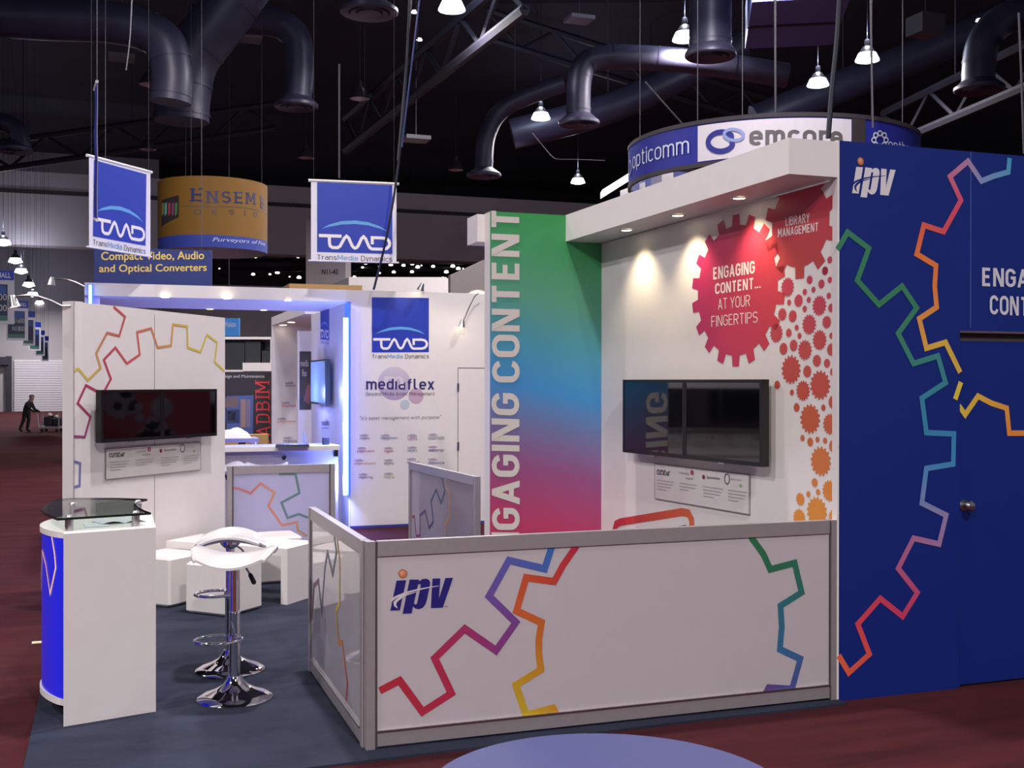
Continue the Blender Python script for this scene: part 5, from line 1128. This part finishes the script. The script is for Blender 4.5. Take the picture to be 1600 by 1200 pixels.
# ================================================================== HALL: AISLE BANNERS, PERSON WITH TROLLEY
AB = mat('aisle_banner_dark', (40, 44, 70), 0.6, trans=0.15)
def aisle(label, x0, x1, y0, y1, D, l1, l2, text=True):
    P0, P1 = dep(x0, (y0 + y1) / 2, D), dep(x1, (y0 + y1) / 2, D * 1.01); pl = Plane(P0, P1); r = thing('aisle_banner', label, 'aisle sign', pl.at(pl.len / 2, pl.px((x0 + x1) / 2, y1)[1]), 0, 'aisle number banners')
    z1, z0 = pl.px((x0 + x1) / 2, y0)[1], pl.px((x0 + x1) / 2, y1)[1]
    b = MB(); b.pbox(pl, 0, pl.len, z0, z1, -0.05, 0, CLOTH); b.build('board', r)
    b = MB(); I = lambda a0, a1, t0, t1, c, o=0.003: b.ink(pl, [[(pl.len * a0, z0 + (z1 - z0) * t0), (pl.len * a1, z0 + (z1 - z0) * t0), (pl.len * a1, z0 + (z1 - z0) * t1), (pl.len * a0, z0 + (z1 - z0) * t1)]], c, o)
    I(0, 1, 0.82, 1, C3(36, 66, 190)); I(0.04, 0.84, 0.06, 0.74, lerp(C3(40, 46, 74), C3(40, 70, 130), 0.1)); I(0.04, 0.84, 0.06, 0.16, C3(70, 120, 110), 0.004); I(0.12, 0.8, 0.56, 0.72, C3(50, 90, 160), 0.004)
    if text:
        class Q:
            px = staticmethod(lambda x, y: (pl.len * x, z0 + (z1 - z0) * y)); at = staticmethod(pl.at)
        b.text(Q, 'NORTH HALL', (0.05, 0.86), (0.92, 0.86), (0.05, 0.96), C3(226, 226, 240), 0.02, 0.006)
        b.text(Q, l1, (0.25, 0.44), (0.82, 0.44), (0.25, 0.56), C3(206, 204, 212), 0, 0.006); b.text(Q, l2, (0.25, 0.24), (0.82, 0.24), (0.25, 0.36), C3(206, 204, 212), 0, 0.006)
    b.build('print', r)
    b = MB()
    for a in (0.05, 0.95): b.tube([pl.at(a * pl.len, z1), pl.at(a * pl.len, 15.02)], 0.005, DARKST, 5)
    b.build('wire', r)
AL = ['first and largest aisle banner at the left edge, numbered 1100 and 1500', 'second aisle banner, numbered N1600 and N1800, behind the largest one', 'third aisle banner in the receding row', 'fourth aisle banner in the receding row', 'fifth aisle banner in the receding row', 'last and smallest aisle banner before the roll-up door']
for k, (x0, x1, y0, y1, D) in enumerate(((-42, 22, 422, 506, 32), (11, 44, 470, 532, 40), (36, 55, 486, 540, 45), (46, 64, 503, 548, 49), (56, 70, 516, 556, 52), (66, 76, 525, 564, 54))):
    aisle(AL[k], x0, x1, y0, y1, D, ('N1100', 'N1600', 'N2000', 'N2200', 'N2400', 'N2600')[k], ('N1500', 'N1800', 'N2100', 'N2300', 'N2500', 'N2700')[k], k < 2)

# person bending over a loaded trolley, far down the aisle
fp = onz(41, 674.5, 0.0); DP_ = 39.8
def body():
    J = {'pel': (0, 0, 0.84), 'chest': (0.13, 0, 1.12), 'neck': (0.18, 0, 1.22), 'head': (0.22, 0, 1.33), 'crown': (0.24, 0, 1.44), 'lk': (0.06, 0.10, 0.46), 'la': (-0.02, 0.10, 0.07), 'lt': (0.13, 0.11, 0.03), 'rk': (-0.06, -0.10, 0.46), 'ra': (-0.22, -0.10, 0.08), 'rt': (-0.08, -0.11, 0.03), 'lh': (0.02, 0.1, 0.82), 'rh': (0.0, -0.1, 0.82),
         'ls': (0.13, 0.19, 1.11), 'le': (0.24, 0.22, 0.88), 'lw': (0.42, 0.18, 0.80), 'lf': (0.48, 0.17, 0.79), 'rs': (0.13, -0.19, 1.11), 're': (0.24, -0.22, 0.88), 'rw': (0.42, -0.18, 0.80), 'rf': (0.48, -0.17, 0.79)}
    R = {'pel': .15, 'chest': .17, 'neck': .07, 'head': .115, 'crown': .075, 'lk': .075, 'la': .055, 'lt': .045, 'rk': .075, 'ra': .055, 'rt': .045, 'lh': .10, 'rh': .10, 'ls': .075, 'le': .055, 'lw': .04, 'lf': .035, 'rs': .075, 're': .055, 'rw': .04, 'rf': .035}
    E = [('pel', 'chest'), ('chest', 'neck'), ('neck', 'head'), ('head', 'crown'), ('pel', 'lh'), ('lh', 'lk'), ('lk', 'la'), ('la', 'lt'), ('pel', 'rh'), ('rh', 'rk'), ('rk', 'ra'), ('ra', 'rt'), ('chest', 'ls'), ('ls', 'le'), ('le', 'lw'), ('lw', 'lf'), ('chest', 'rs'), ('rs', 're'), ('re', 'rw'), ('rw', 'rf')]
    K = list(J); me = bpy.data.meshes.new('person'); me.from_pydata([J[k] for k in K], [(K.index(a), K.index(b_)) for a, b_ in E], [])
    o = bpy.data.objects.new('person', me); COL.objects.link(o)
    sk = o.modifiers.new('skin', 'SKIN'); o.modifiers.new('sub', 'SUBSURF').levels = 1; o.modifiers['sub'].render_levels = 2; sk.use_smooth_shade = True
    for i, k in enumerate(K): me.skin_vertices[0].data[i].radius = (R[k], R[k]); me.skin_vertices[0].data[i].use_root = (k == 'pel')
    n = bpy.data.meshes.new_from_object(o.evaluated_get(bpy.context.evaluated_depsgraph_get())); bpy.data.objects.remove(o); bpy.data.meshes.remove(me)
    return [v.co.copy() for v in n.vertices], [tuple(p.vertices) for p in n.polygons]
PM = mat('dark_clothes', (22, 20, 24), 0.8); SK = mat('skin', (150, 112, 98), 0.6)
vs, fs = body(); b = MB(); zmin = min(v.z for v in vs); kf = 1.0
head = [any(vs[i].z > 1.24 and vs[i].x > 0.10 for i in f) for f in fs]
b.add([Vector((v.x, v.y, v.z - zmin)) for v in vs], [f for f, h in zip(fs, head) if not h], PM, smooth=True)
b.add([Vector((v.x, v.y, v.z - zmin)) for v in vs], [f for f, h in zip(fs, head) if h], SK, smooth=True)
Mx = Matrix.Translation((fp.x, fp.y, 0)) @ Matrix.Rotation(-TH, 4, 'Z'); b.v = [Mx @ (v * 0.88) for v in b.v]
pe = tag(b.build('person'), 'person in dark clothes leaning forward to push a loaded trolley far down the aisle', 'person')
b = MB(); hd = Mx @ (Vector((0.22, 0, 1.375 - zmin)) * 0.88); b.lathe([(0.0, 0.095), (0.06, 0.08), (0.092, 0.03), (0.09, 0.0)], mat('grey_hair', (120, 114, 112), 0.8), c=hd, n=14); b.build('hair', pe)
r = thing('hand_trolley', 'metal trolley loaded with dark bags pushed by the dark-clothed person', 'trolley', Mx @ Vector((0.84, 0, 0)), -TH)
Mt = Mx @ Matrix.Translation((0.84, 0, 0)) @ Matrix.Scale(0.74, 4); b = MB(); b.box(-0.42, 0.5, -0.3, 0.3, 0.16, 0.26, mat('trolley_grey', (150, 146, 150), 0.5, 0.4), Mt); b.build('deck', r)
b = MB(); b.tube([Mt @ Vector(p) for p in ((-0.42, -0.28, 0.2), (-0.5, -0.28, 0.85), (-0.5, 0.28, 0.85), (-0.42, 0.28, 0.2))], 0.02, STEEL, 8); b.tube([Mt @ Vector(p) for p in ((0.5, -0.28, 0.2), (0.5, -0.28, 0.9), (0.5, 0.28, 0.9), (0.5, 0.28, 0.2))], 0.02, STEEL, 8); b.build('frame', r)
for x in (-0.3, 0.4):
    for y in (-0.25, 0.25):
        b = MB(); b.lathe([(0, -0.02), (0.07, -0.02), (0.08, 0), (0.07, 0.02), (0, 0.02)], BLACK, n=14, M=Mt @ Matrix.Translation((x, y, 0.08)) @ Matrix.Rotation(pi / 2, 4, 'X')); b.build('wheel', r)
BAG = mat('dark_bag', (30, 28, 34), 0.7)
for x, y, z, s, lb in ((-0.05, 0.0, 0.262, 0.32, 'large dark bag on the trolley beside the person'), (0.33, -0.02, 0.262, 0.26, 'smaller dark bag at the front end of the trolley')):
    b = MB(); b.box(-s * 0.62, s * 0.62, -0.22, 0.22, 0, s * 1.5, BAG, Mt @ Matrix.Translation((x, y, z)), bev=0.06); o = tag(b.build('luggage_bag'), lb, 'bag')
for x, y, s, lb in ((-0.02, 0.0, 0.10, 'white bundle lying on the large dark bag'), (0.30, 0.0, 0.09, 'white bundle lying on the smaller dark bag')):
    b = MB(); z = 0.262 + (0.48 if x < 0 else 0.39); b.lathe([(0, 0), (s, 0.02), (s * 1.1, 0.07), (s * 0.6, 0.13), (0, 0.15)], WHITE, n=14, M=Mt @ Matrix.Translation((x, y, z))); tag(b.build('white_bundle'), lb, 'bundle')

# ================================================================== FAR STANDS SEEN THROUGH THE CANOPY
D = 21.0; P0, P1 = dep(340, 640, D), dep(426, 640, D * 1.015); pl = Plane(P0, P1)
r = thing('book_backdrop', 'black stand backdrop with red upright lettering seen through the canopy', 'backdrop', pl.at(pl.len / 2, 0))
b = MB(); b.pbox(pl, 0, pl.len, 0.0, pl.px(390, 581)[1], -0.1, 0, mat('black_backdrop', (34, 30, 36), 0.5)); b.build('board', r)
b = MB(); b.text(pl, 'Design and Maintenance', (343, 591.5), (413, 591.5), (343, 585.5), C3(196, 192, 196), 0, 0.006); b.text(pl, 'CADBIM', (423, 700), (420.5, 594), (401, 700), C3(190, 50, 50), off=0.006, w=0.12, serif=True)
b.ink(pl, [[pl.px(*p) for p in ((354, 619), (396, 617.5), (395, 690), (354, 690))]], C3(70, 90, 150), 0.006)
for x0, x1, y0, y1, c in ((352, 372, 621, 637, (110, 90, 90)), (352, 374, 640, 661, (30, 50, 90)), (376, 384, 624, 668, (150, 120, 110)), (385, 391, 624, 668, (120, 110, 130)), (356, 368, 643, 657, (40, 34, 40))): b.ink(pl, [[pl.px(*p) for p in ((x0, y0), (x1, y0), (x1, y1), (x0, y1))]], C3(*c), 0.009)
b.build('print', r)
# shelf rack above/behind it
D = 23.0; pl = Plane(dep(340, 560, D), dep(428, 560, D))
r = thing('white_shelf_rack', 'white shelf rack behind the black backdrop', 'shelf', pl.at(1, 0)); Zt, Zb = pl.px(380, 529)[1], pl.px(380, 578)[1]
b = MB(); b.pbox(pl, 0, pl.len, Zt - 0.02, Zt + 0.03, -0.5, 0.1, WHITE); b.build('top_shelf', r)
b = MB(); b.pbox(pl, 0, pl.len, Zb - 0.08, Zb, -0.5, 0.1, WHITE); b.build('lower_shelf', r)
b = MB(); b.pbox(pl, 0, pl.len, 0, Zt, -0.52, -0.5, mat('pale_rack_back', (190, 186, 190), 0.6)); b.build('back_panel', r)
for a in (0.02, pl.len - 0.05):
    b = MB(); b.pbox(pl, a, a + 0.04, 0, Zt, -0.5, 0.1, WHITE); b.build('post', r)
for x0, x1, y0, lb in ((345, 383, 535, 'wide black case on the white shelf rack'), (384, 408, 534, 'second black case on the white shelf rack, next to the wide one'), (410, 424, 548, 'grey device on the white shelf rack, right of the black cases')):
    b = MB(); a0, a1 = pl.px(x0, 560)[0], pl.px(x1, 560)[0]; b.pbox(pl, a0, a1, Zb + 0.001, pl.px(x0, y0)[1], -0.35, 0.05, mat('dark_case', (40, 42, 46), 0.5)); b.pbox(pl, a0 + 0.05, a1 - 0.05, pl.px(x0, y0)[1], pl.px(x0, y0)[1] + 0.03, -0.2, -0.1, BLACK); tag(b.build('equipment_case'), lb, 'case')
b = MB(); a0, a1 = pl.px(382, 572)[0], pl.px(427, 572)[0]; b.pbox(pl, a0, a1, pl.px(400, 580)[1], pl.px(400, 567)[1], 0.1, 0.16, WHITE); tag(b.build('folded_cloth'), 'white folded cloth hanging over the rack edge above the red lettering', 'cloth')
# small blue sign
D = 30.0; pl = Plane(dep(340, 510, D), dep(373, 510, D)); z1, z0 = pl.px(360, 497)[1], pl.px(360, 525)[1]
r = thing('vision_sign', 'small bright blue hanging sign seen through the canopy', 'hanging sign', pl.at(0.3, z0))
b = MB(); b.pbox(pl, 0, pl.len, z0, z1, -0.15, 0, mat('bright_blue_sign', (70, 130, 200), 0.5, emit=(60, 130, 210), es=0.3)); b.build('board', r)
b = MB(); b.text(pl, 'Vision', (351, 511), (368.5, 511), (351, 502), C3(236, 240, 250), 0.01, 0.006); b.build('lettering_print', r)
b = MB(); b.tube([pl.at(0.3, z1), pl.at(0.3, 15)], 0.01, WIRE, 5); b.build('wire', r)
# covered table and folding chairs of the far stand
D = 18.5; p = dep(372, 684, D); zt = p.z
r = thing('far_table', 'narrow table with lavender front edge under a white bundle, seen over the desk', 'table', (p.x, p.y, 0))
b = MB(); b.box(p.x - 0.45, p.x + 0.30, p.y - 0.3, p.y + 0.3, zt - 0.06, zt, mat('lavender_edge', (170, 170, 220), 0.5)); b.build('tabletop', r)
for sx, sy in ((-0.4, -0.25), (0.25, -0.25), (-0.4, 0.25), (0.25, 0.25)):
    b = MB(); b.box(p.x + sx - 0.02, p.x + sx + 0.02, p.y + sy - 0.02, p.y + sy + 0.02, 0, zt - 0.06, STEEL); b.build('leg', r)
b = MB(); n = 18; vs = []; fs = []
for i in range(n + 1):
    for j in range(9):
        x = -0.36 + 0.56 * i / n; y = -0.2 + 0.4 * j / 8; e = sin(pi * i / n) ** 0.6 * sin(pi * j / 8) ** 0.5 if 0 < i < n and 0 < j < 8 else 0
        vs.append((p.x + x, p.y + y, zt + 0.002 + e * (0.12 + 0.015 * sin(i * 0.9 + j) + 0.07 * (i / n))))
for i in range(n):
    for j in range(8): fs.append((i * 9 + j, (i + 1) * 9 + j, (i + 1) * 9 + j + 1, i * 9 + j + 1))
b.add(vs, fs, WHITE, smooth=True); b.build('bundle'); tag(bpy.data.objects['bundle'], 'crumpled white plastic bundle on the narrow far table', 'bundle')
WOOD = mat('pale_wood', (206, 168, 96), 0.5, var=0.15, scale=4)
def far_chair(label, loc, rz):
    r = thing('wooden_chair', label, 'chair', (0, 0, 0), 0, 'pale wooden chairs of the far stand')
    b = MB(); b.box(-0.2, 0.2, -0.2, 0.2, 0.44, 0.465, WOOD, bev=0.008); b.build('seat', r)
    b = MB(); b.box(-0.2, 0.2, 0.18, 0.205, 0.66, 0.86, WOOD, bev=0.008); b.build('backrest', r)
    for sx in (-0.18, 0.18):
        b = MB(); b.tube([(sx, -0.18, 0), (sx, -0.17, 0.44)], 0.012, STEEL, 8); b.build('leg', r)
        b = MB(); b.tube([(sx, 0.24, 0), (sx, 0.18, 0.44), (sx, 0.178, 0.80)], 0.012, STEEL, 8); b.build('leg', r)
    r.location = loc; r.rotation_euler = (0, 0, rz); return r
p = dep(396, 700, 19.6); far_chair('pale wooden chair in front of the red lettering', (p.x, p.y, 0), pi + 0.2)
for ch in []: pass
p = dep(352, 700, 19.8); far_chair('pale wooden chair half hidden by the angled wall', (p.x, p.y, 0), pi)

# background stands above the white logo wall
D = 30.0; A, B = dep(545, 440, D), dep(698, 440, D); C_ = dep(738, 450, D + 3)
r = thing('far_white_stand', 'long white stand top beyond the white logo wall', 'stand', (A + B) / 2)
b = MB(); zt1 = A.z + 0.12; b.hexa([Vector((A.x, A.y, 0)), Vector((B.x, B.y, 0)), Vector((B.x, B.y + 3, 0)), Vector((A.x, A.y + 3, 0))], [Vector((A.x, A.y, zt1)), Vector((B.x, B.y, zt1)), Vector((B.x, B.y + 3, zt1)), Vector((A.x, A.y + 3, zt1))], WHITEB); b.build('front_wall', r)
b = MB(); q0 = dep(692, 432, D); q1 = dep(737, 449, D + 5); b.hexa([Vector((q0.x, q0.y, 0)), Vector((q1.x, q1.y, 0)), Vector((q1.x, q1.y + 0.2, 0)), Vector((q0.x, q0.y + 0.2, 0))], [q0, q1, q1 + Vector((0, 0.2, 0)), q0 + Vector((0, 0.2, 0))], WHITEB); b.build('side_wall', r)
light('stand_lamp', 'SPOT', dep(746, 435, 26.85), 700, SPOT_COL, spot_size=radians(100), spot_blend=0.5, shadow_soft_size=0.03)
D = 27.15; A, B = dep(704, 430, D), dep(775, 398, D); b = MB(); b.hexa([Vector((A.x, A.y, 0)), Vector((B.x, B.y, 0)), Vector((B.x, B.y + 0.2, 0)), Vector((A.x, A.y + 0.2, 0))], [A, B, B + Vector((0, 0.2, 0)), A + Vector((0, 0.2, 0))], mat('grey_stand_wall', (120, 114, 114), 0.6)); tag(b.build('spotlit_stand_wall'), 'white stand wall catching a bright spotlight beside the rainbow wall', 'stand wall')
D = 24.0; A, B = dep(452, 443, D), dep(566, 446, D); b = MB(); b.hexa([Vector((A.x, A.y, 0)), Vector((B.x, B.y, 0)), Vector((B.x, B.y + 1, 0)), Vector((A.x, A.y + 1, 0))], [A, B, B + Vector((0, 1, 0)), A + Vector((0, 1, 0))], mat('tan_fascia', (170, 134, 84), 0.6)); tag(b.build('tan_fascia'), 'tan strip of a stand roof just above the white canopy', 'roof edge')
D = 48.0; pl = Plane(dep(478, 430, D), dep(540, 430, D)); r = thing('hall_column', 'grey square hall column with a section number below the front banner', 'column', pl.at(0.8, 0))
b = MB(); b.pbox(pl, 0, pl.len, 0, 8.6, -1.6, 0, FARW); b.build('shaft', r)
b = MB(); b.text(pl, 'N11-43', (503, 429), (528, 429), (503, 420.5), C3(36, 32, 36), 0.02, 0.01); b.build('lettering_print', r)
# sparkling far lamps in the dark recess
rr = random.Random(3)
fl = None
for k in range(46):
    px = rr.choice([rr.uniform(340, 480), rr.uniform(545, 735), rr.uniform(425, 735)]); py = rr.uniform(394, 436); D = 70 if py > 400 else 72
    p = dep(px, py, D + rr.uniform(-1, 1)); s = rr.choice([0.42, 0.3, 0.2, 0.5])
    if fl is None:
        fl = thing('distant_lamp', 'tiny distant lamp in the dark band below the grey bulkhead', 'ceiling lamp', (0, 0, 0), 0, 'tiny lamps in the far dark hall')
        b = MB(); b.lathe([(0, 0.0), (0.25, 0.06), (0.3, 0.14), (0.2, 0.34), (0, 0.4)], mat('far_lamp_glow', (255, 250, 240), 0.4, emit=(255, 244, 232), es=3.0), n=12); b.build('bulb', fl)
        b = MB(); b.tube([(0, 0, 0), (0, 0, 1)], 0.015, DARKST, 5); b.build('cord', fl).location = (0, 0, 0.35)
        fl.location = p; fl.scale = (s,) * 3; hang(fl)
    else: hang(dup(fl, p, scale=s))
# dark far trusses filling the recess
for k, (y0, y1) in enumerate(((392, 396), (404, 410), (418, 420))):
    a, b_ = dep(345, y0 + 3, 66 + k), dep(760, y1, 70 + k); m = MB(); m.tube([a, b_], 0.16, DARKST, 6); tag(m.build('far_beam'), ('upper', 'middle', 'lower')[k] + ' thin beam crossing the dark far hall', 'beam')
